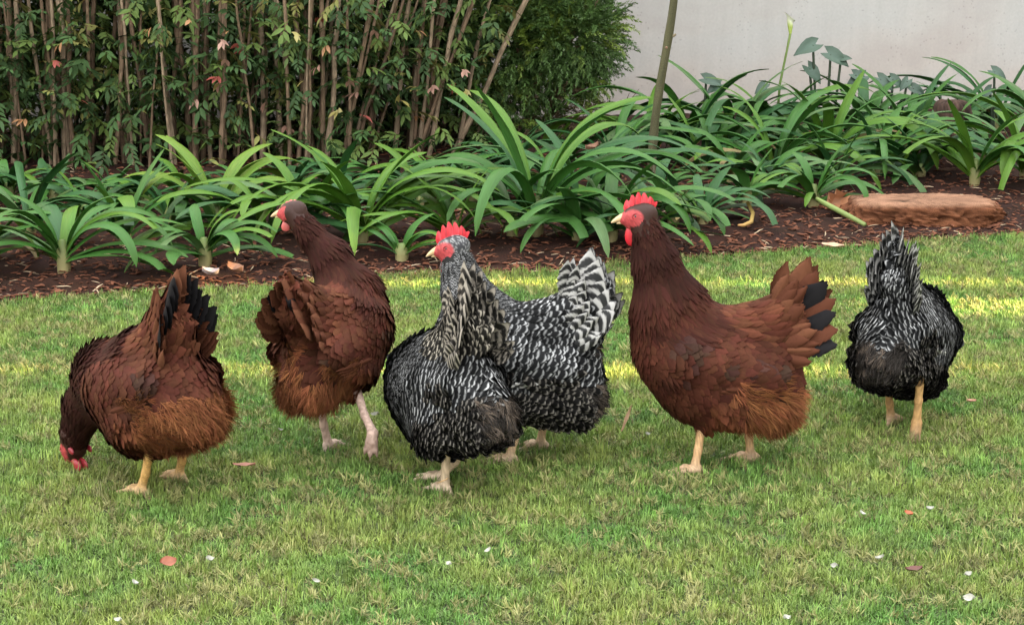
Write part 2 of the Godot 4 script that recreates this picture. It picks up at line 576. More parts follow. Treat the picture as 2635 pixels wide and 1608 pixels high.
func shrub() -> void:
	var base := Vector3(0.087, 0.000, -6.971)
	var o := thing("feathery_shrub", base, "dense dark green feathery shrub with fine foliage between the canes and the wall", "shrub")
	var bark := cane_tint(1)
	var tr := Shape.new()
	for k in 7:
		var a := rng.randf() * TAU
		var tip := Vector3(cos(a) * 0.22 + 0.05, rng.randf_range(0.5, 0.9), sin(a) * 0.16)
		tr.tube([Vector3(cos(a) * 0.02, 0, sin(a) * 0.02), tip * 0.35 + Vector3(0, 0.03, 0), tip * 0.7, tip], [0.011, 0.009, 0.006, 0.003], 6, Color(1, 1, 1))
	part("trunk", done(tr), bark, o)
	var tw := Shape.new()
	tw.tube([Vector3(0.20, 0.06, 0.02), Vector3(0.30, 0.085, 0.02), Vector3(0.335, 0.12, 0.02), Vector3(0.325, 0.175, 0.02), Vector3(0.335, 0.20, 0.02)], [0.004, 0.0035, 0.003, 0.002, 0.001], 5, Color(0.6, 0.6, 0.6))
	tw.tube([Vector3(0.328, 0.165, 0.02), Vector3(0.35, 0.19, 0.025), Vector3(0.37, 0.215, 0.02)], [0.002, 0.0015, 0.0008], 5, Color(0.6, 0.6, 0.6))
	part("bare_twig", done(tw), bark, o)
	var sprigs := []
	for k in 3:
		var s := Shape.new()
		for q in 46:
			var t := q / 45.0
			var p := Vector3(t, 0.12 * sin(t * 2.0) - 0.25 * t * t, 0)
			var d := Vector3(0.8, rng.randf_range(-0.8, 0.8), rng.randf_range(-1, 1)).normalized()
			leaflet(s, p, d, Vector3(rng.randf_range(-1, 1), 1, rng.randf_range(-1, 1)).normalized(), 0.26 * (1.0 - 0.5 * t), 0.05, Color(1, 1, 1) * rng.randf_range(0.75, 1.25))
		sprigs.append(done(s))
	var lists := [[], [], []]
	var tints := [[], [], []]
	# lobes of the crown: centre and radii
	var lobes := [[Vector3(0.05, 0.36, 0.0), Vector3(0.235, 0.22, 0.20)], [Vector3(-0.15, 0.34, 0.02), Vector3(0.20, 0.30, 0.18)], [Vector3(-0.05, 0.66, -0.02), Vector3(0.23, 0.24, 0.2)], [Vector3(0.13, 0.40, 0.05), Vector3(0.17, 0.15, 0.15)], [Vector3(0.02, 0.12, 0.02), Vector3(0.19, 0.13, 0.14)], [Vector3(-0.28, 0.22, 0.0), Vector3(0.16, 0.24, 0.14)]]
	for l in lobes.size():
		for q in (620 if l < 4 else 300):
			var d := Vector3(rng.randf_range(-1, 1), rng.randf_range(-1, 1), rng.randf_range(-1, 1)).normalized()
			var r := pow(rng.randf(), 0.42) * (1.0 + 0.14 * noise.get_noise_3d(d.x * 3.0 + l * 7, d.y * 3.0, d.z * 3.0))
			var p: Vector3 = lobes[l][0] + d * lobes[l][1] * r
			if p.y < 0.02: continue
			var x := (d + Vector3(0, rng.randf_range(-0.5, 0.7), 0) + Vector3(rng.randf_range(-0.6, 0.6), 0, rng.randf_range(-0.6, 0.6))).normalized()
			var z := x.cross(Vector3.UP.rotated(Vector3.RIGHT, rng.randf_range(-0.6, 0.6))).normalized()
			var b := Basis(x, z.cross(x), z) * Basis.from_scale(Vector3.ONE * rng.randf_range(0.055, 0.10))
			var w := rng.randi() % 3
			lists[w].append(Transform3D(b, p))
			var pale := clampf(noise.get_noise_3d(p.x * 7.0, p.y * 7.0, p.z * 7.0) * 2.0, 0.0, 1.0)
			var f := rng.randf_range(0.65, 1.25)
			var c := Color(0.066, 0.125, 0.030).lerp(Color(0.19, 0.26, 0.035), pale) * f
			if l >= 4 and rng.randf() < 0.45: c = Color(0.13, 0.09, 0.05) * f
			tints[w].append(c)
	for w in 3: scatter("foliage", sprigs[w], mat("fern_leaf", 0.55, 0.4, Color(0.12, 0.18, 0.04)), lists[w], tints[w], o)

func sapling() -> void:
	var base := Vector3(0.425, 0.000, -5.840)
	var o := thing("young_tree", base, "slender young tree trunk with greenish bark standing among the strap leaves", "tree")
	var s := Shape.new()
	var path := []
	var rad := []
	for k in 61:
		var t := k / 60.0
		var y := t * 2.6
		path.append(Vector3(0.044 * minf(y, 1.2) / 0.6 - 0.012 * sin(y * 7.0), y - 0.02, 0.03 * y))
		var knot := 0.0
		for kn in [0.49, 0.515, 0.36, 0.22, 0.93, 1.35]: knot += 0.13 * exp(-pow((y - kn) / 0.012, 2.0))
		rad.append(lerpf(0.0132, 0.0105, minf(t * 2.0, 1.0)) * (1.0 + knot + 0.10 * noise.get_noise_1d(y * 12.0)) + 0.004 * exp(-y * 30.0))
	s.tube(path, rad, 14, Color(1, 1, 1))
	for k in s.v.size():
		var p := s.v[k]
		var f := 0.9 + 0.5 * noise.get_noise_3d(p.x * 60.0, p.y * 16.0, p.z * 60.0)
		var low := clampf(1.0 - (p.y - 0.02) / 0.10, 0.0, 1.0)
		var c := Color(0.125, 0.118, 0.062).lerp(Color(0.30, 0.20, 0.13), low)
		if noise.get_noise_3d(p.x * 40.0 + 30, p.y * 30.0, p.z * 40.0) > 0.42: c = Color(0.26, 0.24, 0.17)
		s.c[k] = c * f
	var m := mat("sapling_bark", 0.8, 0.3)
	m.albedo_texture = grain_texture(128, 128, 0.2, 0.12, 0.65, 1.0, 41)
	m.uv1_triplanar = true
	m.uv1_scale = Vector3.ONE * 12.0
	part("trunk", done(s), m, o)
	var st := Shape.new()
	st.tube([path[12] + Vector3(0.012, 0, 0.004), path[12] + Vector3(0.021, 0.006, 0.006)], [0.005, 0.0035], 7, Color(0.3, 0.24, 0.16))
	st.tube([path[11] + Vector3(0.0, 0.01, 0.012), path[11] + Vector3(0.0, 0.012, 0.017)], [0.0045, 0.0025], 7, Color(0.34, 0.2, 0.14))
	part("pruned_stub", done(st), m, o)
	# crown, above the picture
	var lists := []
	var tints := []
	var sp := spray(7, 0.16, 0.08)
	for k in 160:
		var d := Vector3(rng.randf_range(-1, 1), rng.randf_range(-1, 1), rng.randf_range(-1, 1))
		lists.append(Transform3D(Basis.from_euler(Vector3(rng.randf(), rng.randf() * TAU, rng.randf_range(-0.6, 0.3))), path[60] + d * Vector3(0.42, 0.38, 0.42)))
		tints.append(Color(0.05, 0.11, 0.04) * rng.randf_range(0.7, 1.3))
	scatter("crown", sp, mats["hedge_leaf"], lists, tints, o)

# ------------------------------------------------------------------ strap-leaved plants
func strap(l: float, w: float, a0: float, a1: float, side: float, fold: float, ends: float) -> ArrayMesh:
	var s := Shape.new()
	var p := Vector3.ZERO
	var rows := 15
	var cols := 4
	var pts := []
	var col := []
	var wob := rng.randf() * 10.0
	for r in rows + 1:
		var t := float(r) / rows
		var a := lerpf(a0, a1, pow(t, 1.25))
		var sw := side * t * t
		var d := Vector3(sin(a) * cos(sw), cos(a), sin(a) * sin(sw))
		if r > 0: p += d * l / rows
		var x := Vector3(-sin(sw), 0, cos(sw)).rotated(d, 0.25 * sin(wob + t * 3.0) + side * 0.5 * t)
		var n := x.cross(d).normalized()
		var e := w * 0.5 * (0.55 + 0.55 * sin(PI * clampf(t * 0.75 + 0.12, 0, 1))) * pow(clampf((ends - t) / 0.30, 0.0, 1.0), 0.5) if ends > 1.0 else w * 0.5 * (0.6 + 0.45 * sin(PI * (t * 0.75 + 0.12)))
		if ends > 1.0 and r == rows: e = 0.0015
		for q in cols + 1:
			var u := (float(q) / cols - 0.5) * 2.0
			var lift := fold * (1.0 - 0.75 * t) * e * u * u
			var ripple := 0.03 * w * sin(t * 17.0 + u * 2.0 + wob)
			pts.append(p + x * u * e + n * (lift * -1.0 + ripple * absf(u)))
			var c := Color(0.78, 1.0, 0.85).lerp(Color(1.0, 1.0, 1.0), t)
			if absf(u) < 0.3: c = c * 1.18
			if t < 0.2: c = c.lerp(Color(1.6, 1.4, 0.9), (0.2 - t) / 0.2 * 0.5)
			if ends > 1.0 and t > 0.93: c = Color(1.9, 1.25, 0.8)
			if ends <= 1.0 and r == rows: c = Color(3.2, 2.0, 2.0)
			col.append(c)
			s.uv.append(Vector2(u * 0.5 + 0.5, t * 2.0))
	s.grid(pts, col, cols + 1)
	return done(s)

func strap_plants() -> void:
	# leaves of three habits, several variants each
	var pool := [[], [], [], []]
	for k in 8:
		pool[0].append(strap(1.0, 0.10, rng.randf_range(0.06, 0.28), rng.randf_range(0.8, 1.6), rng.randf_range(-0.5, 0.5), 0.5, 1.06))
		pool[1].append(strap(1.0, 0.098, rng.randf_range(0.30, 0.58), rng.randf_range(1.9, 2.9), rng.randf_range(-0.6, 0.6), 0.4, 1.06 if k < 6 else 1.0))
		pool[2].append(strap(1.0, 0.098, rng.randf_range(0.58, 0.95), rng.randf_range(1.9, 2.8), rng.randf_range(-0.7, 0.7), 0.4, 1.06 if k < 5 else 1.0))
		pool[3].append(strap(1.0, 0.095, rng.randf_range(0.95, 1.3), rng.randf_range(1.65, 2.2), rng.randf_range(-0.8, 0.8), 0.4, 1.06 if k < 6 else 1.0))
	var streaks := grain_texture(128, 128, 0.55, 0.018, 0.62, 1.0, 51, 3)
	var tones := [Color(0.060, 0.160, 0.030), Color(0.042, 0.120, 0.038), Color(0.100, 0.205, 0.024), Color(0.066, 0.170, 0.036), Color(0.15, 0.245, 0.032), Color(0.11, 0.19, 0.07), Color(0.26, 0.19, 0.075)]
	var lm := []
	for k in tones.size():
		var m := mat("strap_leaf_%d" % k, 0.5, 0.32, Color(0.12, 0.24, 0.05))
		m.albedo_color = tones[k].linear_to_srgb()
		m.albedo_texture = streaks
		lm.append(m)
	var stub_m := mat("leaf_base", 0.6, 0.4)
	# base, height of the leaves, how open, leaves, tone, stub height, label
	var list := [
		[Vector3(-1.105, 0.000, -4.666), 0.213, 1.0, 16, 0, 0.055, "arching strap plant on a pale thick stub at the bed's front left corner"],
		[Vector3(-1.335, 0.000, -4.770), 0.143, 1.0, 11, 0, 0.03, "strap plant cut off by the photo's left edge, low at the front"],
		[Vector3(-1.019, 0.000, -4.999), 0.206, 0.8, 12, 3, 0.04, "strap plant whose broad middle leaf folds straight down, between two front plants"],
		[Vector3(-0.766, 0.000, -4.725), 0.141, 1.15, 17, 3, 0.05, "low spreading strap plant behind the pecking brown hen's tail"],
		[Vector3(-1.301, 0.000, -5.125), 0.223, 0.9, 11, 1, 0.03, "strap plant with a high arching leaf behind the front left corner plant"],
		[Vector3(-0.822, 0.000, -5.306), 0.262, 0.45, 8, 4, 0.04, "yellow-green strap plant with upright crinkled central leaves"],
		[Vector3(-0.663, 0.000, -5.125), 0.203, 0.8, 12, 1, 0.03, "strap plant left of the standing brown hen's head, with blue-green leaves"],
		[Vector3(-0.559, 0.000, -5.154), 0.210, 0.7, 10, 2, 0.04, "strap plant directly behind the head of the hen walking away"],
		[Vector3(-0.401, 0.000, -5.067), 0.292, 0.9, 17, 2, 0.05, "big fountain of strap leaves between the two left-hand combs"],
		[Vector3(-0.283, 0.000, -4.848), 0.119, 0.8, 7, 3, 0.03, "small strap plant with leaves hanging onto the lawn edge left of the red comb"],
		[Vector3(-0.152, 0.000, -5.067), 0.192, 0.9, 12, 2, 0.04, "bright strap plant with blunt cut leaf ends above the barred hen's comb"],
		[Vector3(0.067, 0.000, -5.137), 0.418, 0.62, 16, 0, 0.075, "tallest strap plant, its wide upright leaves spread like rabbit ears"],
		[Vector3(0.000, 0.000, -5.154), 0.210, 1.0, 10, 3, 0.06, "strap plant on a pale stub close beside the tallest one"],
		[Vector3(0.264, 0.000, -5.067), 0.207, 1.1, 14, 0, 0.05, "strap plant spreading behind the brown hen with the upright red comb"],
		[Vector3(0.204, 0.000, -5.568), 0.268, 0.9, 13, 1, 0.04, "strap plant with long thin arching leaves in front of the feathery shrub"],
		[Vector3(-0.113, 0.000, -5.672), 0.162, 1.2, 10, 1, 0.03, "dark low strap plant in the shade at the foot of the leaning canes"],
		[Vector3(0.439, 0.000, -5.637), 0.099, 1.2, 12, 0, 0.04, "low strap plant at the foot of the young tree"],
		[Vector3(0.530, 0.000, -5.306), 0.140, 1.25, 12, 1, 0.03, "strap plant with leaves drooping to the soil right of the brown hen's head"],
		[Vector3(0.682, 0.000, -5.568), 0.141, 0.8, 10, 3, 0.05, "small strap plant with a curved yellow stem hanging from its base"],
		[Vector3(0.879, 0.000, -5.568), 0.165, 1.1, 17, 0, 0.05, "strap plant beside the stone slab with a long green stalk lying on the soil"],
		[Vector3(0.625, 0.000, -6.300), 0.185, 0.9, 12, 1, 0.03, "strap plant right behind the young tree's foot"],
		[Vector3(0.463, 0.000, -6.525), 0.233, 0.5, 9, 2, 0.04, "yellow-green strap plant left of the young tree trunk"],
		[Vector3(0.613, 0.000, -6.619), 0.286, 0.7, 12, 0, 0.04, "strap plant right of the young tree with a folded leaf before the wall"],
		[Vector3(0.761, 0.000, -6.667), 0.288, 0.75, 13, 1, 0.04, "strap plant arching high before the wall, right of the folded leaf"],
		[Vector3(0.847, 0.000, -6.172), 0.255, 0.85, 12, 3, 0.03, "strap plant in the middle row below the calla flower"],
		[Vector3(0.925, 0.000, -6.816), 0.265, 0.7, 11, 0, 0.04, "strap plant at the foot of the white calla flower's stem"],
		[Vector3(1.042, 0.000, -6.344), 0.268, 0.7, 13, 2, 0.04, "strap plant below the dark upright arum stem"],
		[Vector3(1.267, 0.000, -6.918), 0.254, 0.8, 12, 0, 0.03, "strap plant right of the arum leaves near the wall"],
		[Vector3(1.175, 0.000, -6.172), 0.215, 0.9, 12, 3, 0.03, "strap plant just right of the withered brown leaves"],
		[Vector3(1.421, 0.000, -6.866), 0.245, 0.8, 12, 0, 0.03, "strap plant left of the dark stump near the wall"],
		[Vector3(1.315, 0.000, -6.172), 0.188, 1.0, 13, 1, 0.03, "narrow-leaved strap plant in front of the dark stump"],
		[Vector3(1.442, 0.000, -5.970), 0.247, 0.7, 13, 2, 0.06, "strap plant on a pale stub with leaves hanging over the bare soil"],
		[Vector3(1.629, 0.000, -6.090), 0.245, 0.8, 13, 2, 0.04, "strap plant cut off by the photo's right edge"],
		[Vector3(1.817, 0.000, -7.245), 0.293, 0.7, 11, 1, 0.03, "dark strap plant with long bowed leaves behind the stump"],
		[Vector3(1.631, 0.000, -7.078), 0.199, 0.8, 9, 1, 0.03, "strap plant whose leaves spill over the dark stump"],
		[Vector3(1.870, 0.000, -6.716), 0.275, 0.8, 10, 0, 0.03, "strap plant beyond the photo's right edge near the wall"],
		[Vector3(0.345, 0.000, -6.433), 0.216, 0.8, 11, 1, 0.03, "strap plant between the feathery shrub and the young tree"],
		[Vector3(0.126, 0.000, -5.931), 0.181, 1.0, 10, 1, 0.03, "strap plant in the shade behind the tallest one"],
		[Vector3(-0.946, 0.000, -5.275), 0.145, 1.0, 10, 1, 0.03, "strap plant in the second row behind the low spreading one"],
		[Vector3(-1.209, 0.000, -5.401), 0.149, 0.9, 10, 1, 0.03, "dark strap plant close to the canes on the left"],
		[Vector3(-0.269, 0.000, -5.568), 0.177, 1.0, 11, 1, 0.03, "dark strap plant right of the big fountain of leaves"],
		[Vector3(1.002, 0.000, -5.931), 0.168, 1.0, 11, 1, 0.03, "strap plant above the left end of the stone slab"],
		[Vector3(0.693, 0.000, -6.050), 0.165, 1.1, 11, 0, 0.03, "strap plant behind the one with the curved yellow stem"],
		[Vector3(0.449, 0.000, -5.306), 0.129, 1.2, 9, 0, 0.03, "low strap plant directly behind the brown hen's comb"],
		[Vector3(-1.626, 0.000, -5.568), 0.147, 1.0, 13, 3, 0.03, "strap plant beyond the photo's left edge before the canes"],
		[Vector3(-1.495, 0.000, -5.672), 0.118, 1.0, 13, 1, 0.03, "shaded strap plant in the back row before the leftmost canes"],
		[Vector3(-1.368, 0.000, -5.708), 0.094, 1.0, 13, 1, 0.03, "shaded strap plant in the back row, second from the photo's left edge"],
		[Vector3(-1.194, 0.000, -5.708), 0.088, 1.0, 13, 3, 0.03, "shaded strap plant in the back row above the leaf that folds straight down"],
		[Vector3(-1.069, 0.000, -5.568), 0.110, 1.0, 13, 1, 0.03, "strap plant between the leaf that folds down and the yellow-green plant"],
		[Vector3(-0.983, 0.000, -5.708), 0.125, 1.0, 13, 1, 0.03, "shaded strap plant in the back row left of the yellow-green plant"],
		[Vector3(-0.792, 0.000, -5.672), 0.124, 1.0, 13, 3, 0.03, "shaded strap plant in the back row right of the yellow-green plant"],
		[Vector3(-0.660, 0.000, -5.708), 0.125, 1.0, 13, 1, 0.03, "strap plant in the back row above the walking hen's head"],
		[Vector3(-0.524, 0.000, -5.708), 0.156, 1.0, 13, 1, 0.03, "strap plant in the back row behind the big fountain of leaves"],
		[Vector3(-0.367, 0.000, -5.780), 0.152, 1.0, 13, 3, 0.03, "strap plant in the back row right behind the big fountain of leaves"],
		[Vector3(-0.219, 0.000, -5.855), 0.154, 1.0, 13, 1, 0.03, "strap plant in the back row at the foot of the longest leaning canes"],
		[Vector3(-0.003, 0.000, -6.010), 0.157, 1.0, 13, 1, 0.03, "strap plant in the back row left of the feathery shrub's foot"],
		[Vector3(0.175, 0.000, -5.067), 0.179, 1.0, 13, 3, 0.03, "low strap plant filling the gap right of the tallest one"],
		[Vector3(0.363, 0.000, -5.067), 0.146, 1.0, 13, 1, 0.03, "low strap plant hidden behind the tall brown hen's comb and beak"],
		[Vector3(0.786, 0.000, -5.855), 0.166, 1.0, 13, 1, 0.03, "strap plant behind the small one with the curved yellow stem, to its right"],
		[Vector3(1.282, 0.000, -6.525), 0.212, 1.0, 13, 3, 0.03, "strap plant between the withered leaves and the stump"],
	]
	for e in list:
		var at: Vector3 = e[0]
		at.y = bed_y(at.x, at.z) - 0.003
		var o := thing("strap_leaf_plant", at, e[6], "plant", "strap-leaved plants in the bed", rng.randf_range(-0.4, 0.4))
		var hh: float = e[1] * (1.07 if at.x < 0.15 else (1.16 if at.z < -6.0 else 1.03))
		var open: float = e[2]
		var stub: float = e[5]
		var ss := Shape.new()
		ss.tube([Vector3(0, -0.01, 0), Vector3(0.002, stub * 0.45, 0), Vector3(0.0, stub * 1.0, 0), Vector3(0, stub * 1.5, 0)], [0.015, 0.018, 0.016, 0.008], 9, Color(0.27, 0.215, 0.10), Color(0.12, 0.17, 0.05))
		for k in ss.c.size(): ss.c[k] = ss.c[k] * rng.randf_range(0.7, 1.1)
		part("leaf_base", done(ss), stub_m, o)
		var n := int(e[3] * 1.35)
		var ll := (hh - stub * 0.8)
		for k in n:
			var t := float(k) / (n - 1)
			var q := clampf(t * 0.98 * open + rng.randf_range(-0.12, 0.12), 0.0, 1.0)
			var habit := 0 if q < 0.16 else (1 if q < 0.5 else (2 if q < 0.82 else 3))
			var reach: float = [1.08, 1.55, 1.85, 1.8][habit] * rng.randf_range(0.78, 1.1)
			if open < 0.65: reach = [1.12, 1.4, 1.3, 1.1][habit] * rng.randf_range(0.8, 1.05)
			var long := clampf(ll * reach * 1.14, 0.12, 0.56)
			var wide := clampf(0.0305 * rng.randf_range(0.75, 1.25), 0.02, 0.6 * long) / 0.10
			if hh > 0.33: wide *= 0.92
			var yaw := (k % 2) * PI + rng.randfn(0.0, 0.55) if k % 5 < 4 else rng.randf() * TAU
			# the fans lie mostly across the view, as the rows were planted
			var b := Basis(Vector3.UP, yaw) * Basis.from_scale(Vector3(long, long, wide))
			var tone: int = e[4]
			if habit >= 2 and rng.randf() < 0.07: tone = 6
			if tone != 4 and tone != 6 and rng.randf() < 0.45: tone = [0, 1, 2, 3, 2, 5][rng.randi() % 6]
			if tone == 6: b = b.scaled_local(Vector3(0.62, 0.62, 0.55))
			part("leaf", pool[habit][rng.randi() % 8], lm[tone], o, Transform3D(b, Vector3(0.008 * cos(yaw), stub * lerpf(1.15, 0.55, t), -0.008 * sin(yaw))))
	# stems that lie or hang in front of two of the plants
	var y := Shape.new()
	y.tube([Vector3(0, 0.06, 0), Vector3(0.012, 0.035, 0.03), Vector3(0.004, 0.016, 0.06), Vector3(-0.02, 0.01, 0.08), Vector3(-0.035, 0.012, 0.09)], [0.005, 0.0055, 0.006, 0.005, 0.003], 7, Color(0.40, 0.31, 0.09), Color(0.44, 0.24, 0.09))
	var p1 := Vector3(0.652, 0.000, -5.232)
	var o1 := thing("fallen_leaf_stalk", Vector3(p1.x, 0.03, p1.z - 0.05), "curved yellow leaf stalk sagging onto the soil right of the brown hen's head", "stalk")
	part("stalk", done(y), stub_m, o1)
	var gg := Shape.new()
	gg.tube([Vector3(0, 0.045, -0.02), Vector3(0.03, 0.035, 0.05), Vector3(0.065, 0.022, 0.11), Vector3(0.105, 0.006, 0.17)], [0.007, 0.008, 0.0075, 0.006], 7, Color(0.18, 0.24, 0.07), Color(0.13, 0.17, 0.05))
	var p2 := Vector3(0.866, 0.000, -5.401)
	var o2 := thing("fallen_leaf_stalk", Vector3(p2.x, 0.03, p2.z), "green leaf stalk lying on the soil in front of the stone slab's left end", "stalk")
	part("stalk", done(gg), stub_m, o2)

func heart(s: Shape, at: Vector3, d: Vector3, n: Vector3, l: float, w: float, c: Color) -> void:
	var x := d.cross(n).normalized()
	var pts := []
	var col := []
	var prof := [0.55, 0.95, 1.0, 0.78, 0.42, 0.03]
	for r in 6:
		var t := r / 5.0
		for q in 5:
			var u := (q - 2) / 2.0
			var e: float = prof[r] * w * 0.5
			var back := -0.28 * l * absf(u) * (1.0 - t) * (1.0 - t)
			pts.append(at + d * (l * (t - 0.12) + back) + x * u * e + n * (absf(u) * e * 0.35 + 0.02 * sin(t * 9.0 + u * 5.0) * l - 0.35 * l * t * t))
			col.append(c * (1.2 if q == 2 else 1.0))
	s.grid(pts, col, 5)

func wall_plants() -> void:
	# the calla flower
	var b := Vector3(0.976, 0.224, -7.050)
	var base := Vector3(b.x, 0.02, b.z)
	var o := thing("calla_lily", base, "single white calla flower on a tall green stem against the wall", "flower")
	var f := Vector3(1.008, 0.404, -7.050) - base
	var s := Shape.new()
	s.tube([Vector3(-0.01, 0, 0), Vector3(0.0, b.y * 0.9, 0), f.lerp(Vector3(0, b.y, 0), 0.4) + Vector3(0.002, 0, 0), f], [0.005, 0.0048, 0.0042, 0.005], 7, Color(0.09, 0.15, 0.04), Color(0.17, 0.24, 0.06))
	part("stem", done(s), mat("green_stem", 0.5), o)
	var fl := Shape.new()
	var pts := []
	var col := []
	for r in 11:
		var t := r / 10.0
		var rr := lerpf(0.005, 0.0105, minf(t * 2.0, 1.0)) + 0.010 * pow(maxf(t - 0.7, 0.0) / 0.3, 2.0)
		for q in 17:
			var a := TAU * q / 16.0 + 0.6
			var edge_up := 0.016 * t * t * cos(a - PI)
			pts.append(f + Vector3(cos(a) * rr - 0.004 * t, t * 0.062 + edge_up, sin(a) * rr))
			col.append(Color(0.36, 0.44, 0.10).lerp(Color(0.80, 0.80, 0.68), smoothstep(0.35, 0.95, t)))
	fl.grid(pts, col, 17)
	part("petal", done(fl), mat("petal", 0.5, 0.5, Color(0.3, 0.3, 0.2)), o)
	# arum leaves on stalks
	var lm := mat("arum_leaf", 0.5, 0.5, Color(0.06, 0.10, 0.05))
	var plants := [
		[Vector3(1.176, 0.000, -7.245), 6.95, "dark arum with two broad leaves on a black upright stem before the wall", [[1958,108,-0.4,0.10,0.5], [2000,130,0.5,0.10,0.2], [1950,165,0.2,0.085,0.1], [2025,140,1.2,0.05,1.2]]],
		[Vector3(1.419, 0.000, -7.245), 7.1, "low dark arum leaves in a row before the wall, right of the upright arum", [[2075,185,-0.5,0.09,0.2], [2120,190,0.3,0.08,0.2], [2150,190,0.8,0.07,-0.3], [2185,195,-0.2,0.06,0.2], [2200,212,0.4,0.07,0.2], [2060,180,0.9,0.07,0.1]]],
		[Vector3(1.825, 0.000, -7.245), 7.2, "dark arum leaf showing among bowed strap leaves near the right edge", [[2395,172,0.3,0.075,0.3], [2385,215,-0.3,0.06,0.1], [2250,215,0.2,0.06,0.1], [2330,230,-0.6,0.06,0.2]]],
		[Vector3(0.716, 0.000, -7.245), 7.0, "dark arum leaf standing between two strap plants right of the young tree", [[1700,190,0.5,0.08,0.6], [1730,205,-0.4,0.07,0.3], [1840,205,-0.3,0.06,0.2]]],
	]
	for e in plants:
		var g: Vector3 = e[0]
		var z: float = e[1]
		var root := Vector3(g.x * z / -g.z, 0.02, -z)
		var q := thing("arum_plant", root, e[2], "plant", "arum plants along the wall")
		for l in e[3]:
			var ax: float = (l[0] - 1232.0) / 4662.0
			var tip := Vector3.ZERO
			var view := cam_point(l[0], l[1], z)
			tip = view - root
			var st := Shape.new()
			st.tube([Vector3(tip.x * 0.6 + ax * 0.0, 0, tip.z), Vector3(tip.x * 0.75, tip.y * 0.5, tip.z), tip * Vector3(0.96, 0.9, 1), tip], [0.006, 0.0055, 0.005, 0.004], 6, Color(0.025, 0.04, 0.02))
			part("stalk", done(st), mat("green_stem", 0.5), q)
			var lf := Shape.new()
			var yaw: float = l[2]
			var d := Vector3(sin(yaw * 2.0), -0.45 + l[4] * 0.5, 0.35).normalized()
			heart(lf, tip, d, (Vector3(0, 0.6, 0.8) - d * Vector3(0, 0.6, 0.8).dot(d)).normalized(), l[3] * 0.85, l[3] * 0.6, Color(0.026, 0.055, 0.034))
			part("leaf", done(lf), lm, q)

func cam_point(u: float, v: float, depth: float) -> Vector3:   # metres: a spot at that depth, seen from the standing height of one metre
	var x := (u - 1232.0) / 4662.0
	var y := -(v - 752.0) / 4662.0
	var c := cos(0.2274)
	var s := sin(0.2274)
	var d := Vector3(x, y * c - s, -y * s - c)
	return Vector3(0, 1, 0) + d * (depth / -d.z)

# ------------------------------------------------------------------ stone, stump, fallen leaves
func lump(size: Vector3, rough: float, sd: float, colour: Callable, rows := 26) -> ArrayMesh:
	var s := Shape.new()
	var pts := []
	var col := []
	var w := rows * 3 + 1
	for r in rows + 1:
		var th := PI * r / rows
		for q in w:
			var ph := TAU * q / (w - 1)
			var d := Vector3(sin(th) * cos(ph), cos(th), sin(th) * sin(ph))
			# squarish section
			var m := pow(pow(absf(d.x), 5.0) + pow(absf(d.y), 5.0) + pow(absf(d.z), 5.0), -0.2)
			var p := d * m
			var n := noise.get_noise_3d(p.x * 1.6 + sd, p.y * 0.5, p.z * 1.4) + 0.6 * noise.get_noise_3d(p.x * 5.0 + sd, p.y * 1.2, p.z * 4.0) + 1.0 * noise.get_noise_3d(p.x * 16.0 + sd, p.y * 3.4, p.z * 11.0)
			var side := 1.0 - absf(d.y)
			p = p * (size * 0.5) * (1.0 + rough * n * side)
			p.y += rough * 0.1 * size.y * n
			pts.append(p)
			col.append(colour.call(p, n))
	s.grid(pts, col, w)
	return done(s)

func curled_leaf(l: float, w: float, curl: float, lobes := 0) -> ArrayMesh:
	var s := Shape.new()
	var pts := []
	var col := []
	for r in 9:
		var t := r / 8.0
		var e := w * 0.5 * pow(sin(PI * clampf(t * 0.94 + 0.03, 0, 1)), 0.7) * (1.0 + (0.45 * sin(t * PI * lobes * 2.0) if lobes > 0 else 0.0))
		for q in 5:
			var u := (q - 2) / 2.0
			pts.append(Vector3(l * (t - 0.5), curl * l * ((t - 0.5) * (t - 0.5) + 0.7 * u * u * w / l) + 0.02 * l * sin(t * 11.0 + u * 4.0), u * e))
			col.append(Color(1, 1, 1) * (0.75 if q == 2 else rng.randf_range(0.85, 1.15)))
	s.grid(pts, col, 5)
	return done(s)

func dry_leaf(p: Vector3, l: float, w: float, c: Color, label: String, lift := 0.03, curl := 0.5, lobes := 0, called := "fallen_leaf", cat := "leaf", tilt := Vector3.ZERO) -> void:
	var m := StandardMaterial3D.new()
	m.vertex_color_use_as_albedo = true
	m.albedo_color = c.linear_to_srgb()
	m.roughness = 0.7
	var o := MeshInstance3D.new()
	o.mesh = curled_leaf(l, w, curl, lobes)
	o.material_override = m
	o.name = numbered(called)
	o.transform = Transform3D(Basis.from_euler(tilt + Vector3(rng.randf_range(-0.25, 0.25), rng.randf_range(-0.7, 0.7), rng.randf_range(-0.2, 0.2))), p + Vector3(0, lift, 0))
	add_child(o)
	tag(o, label, cat)

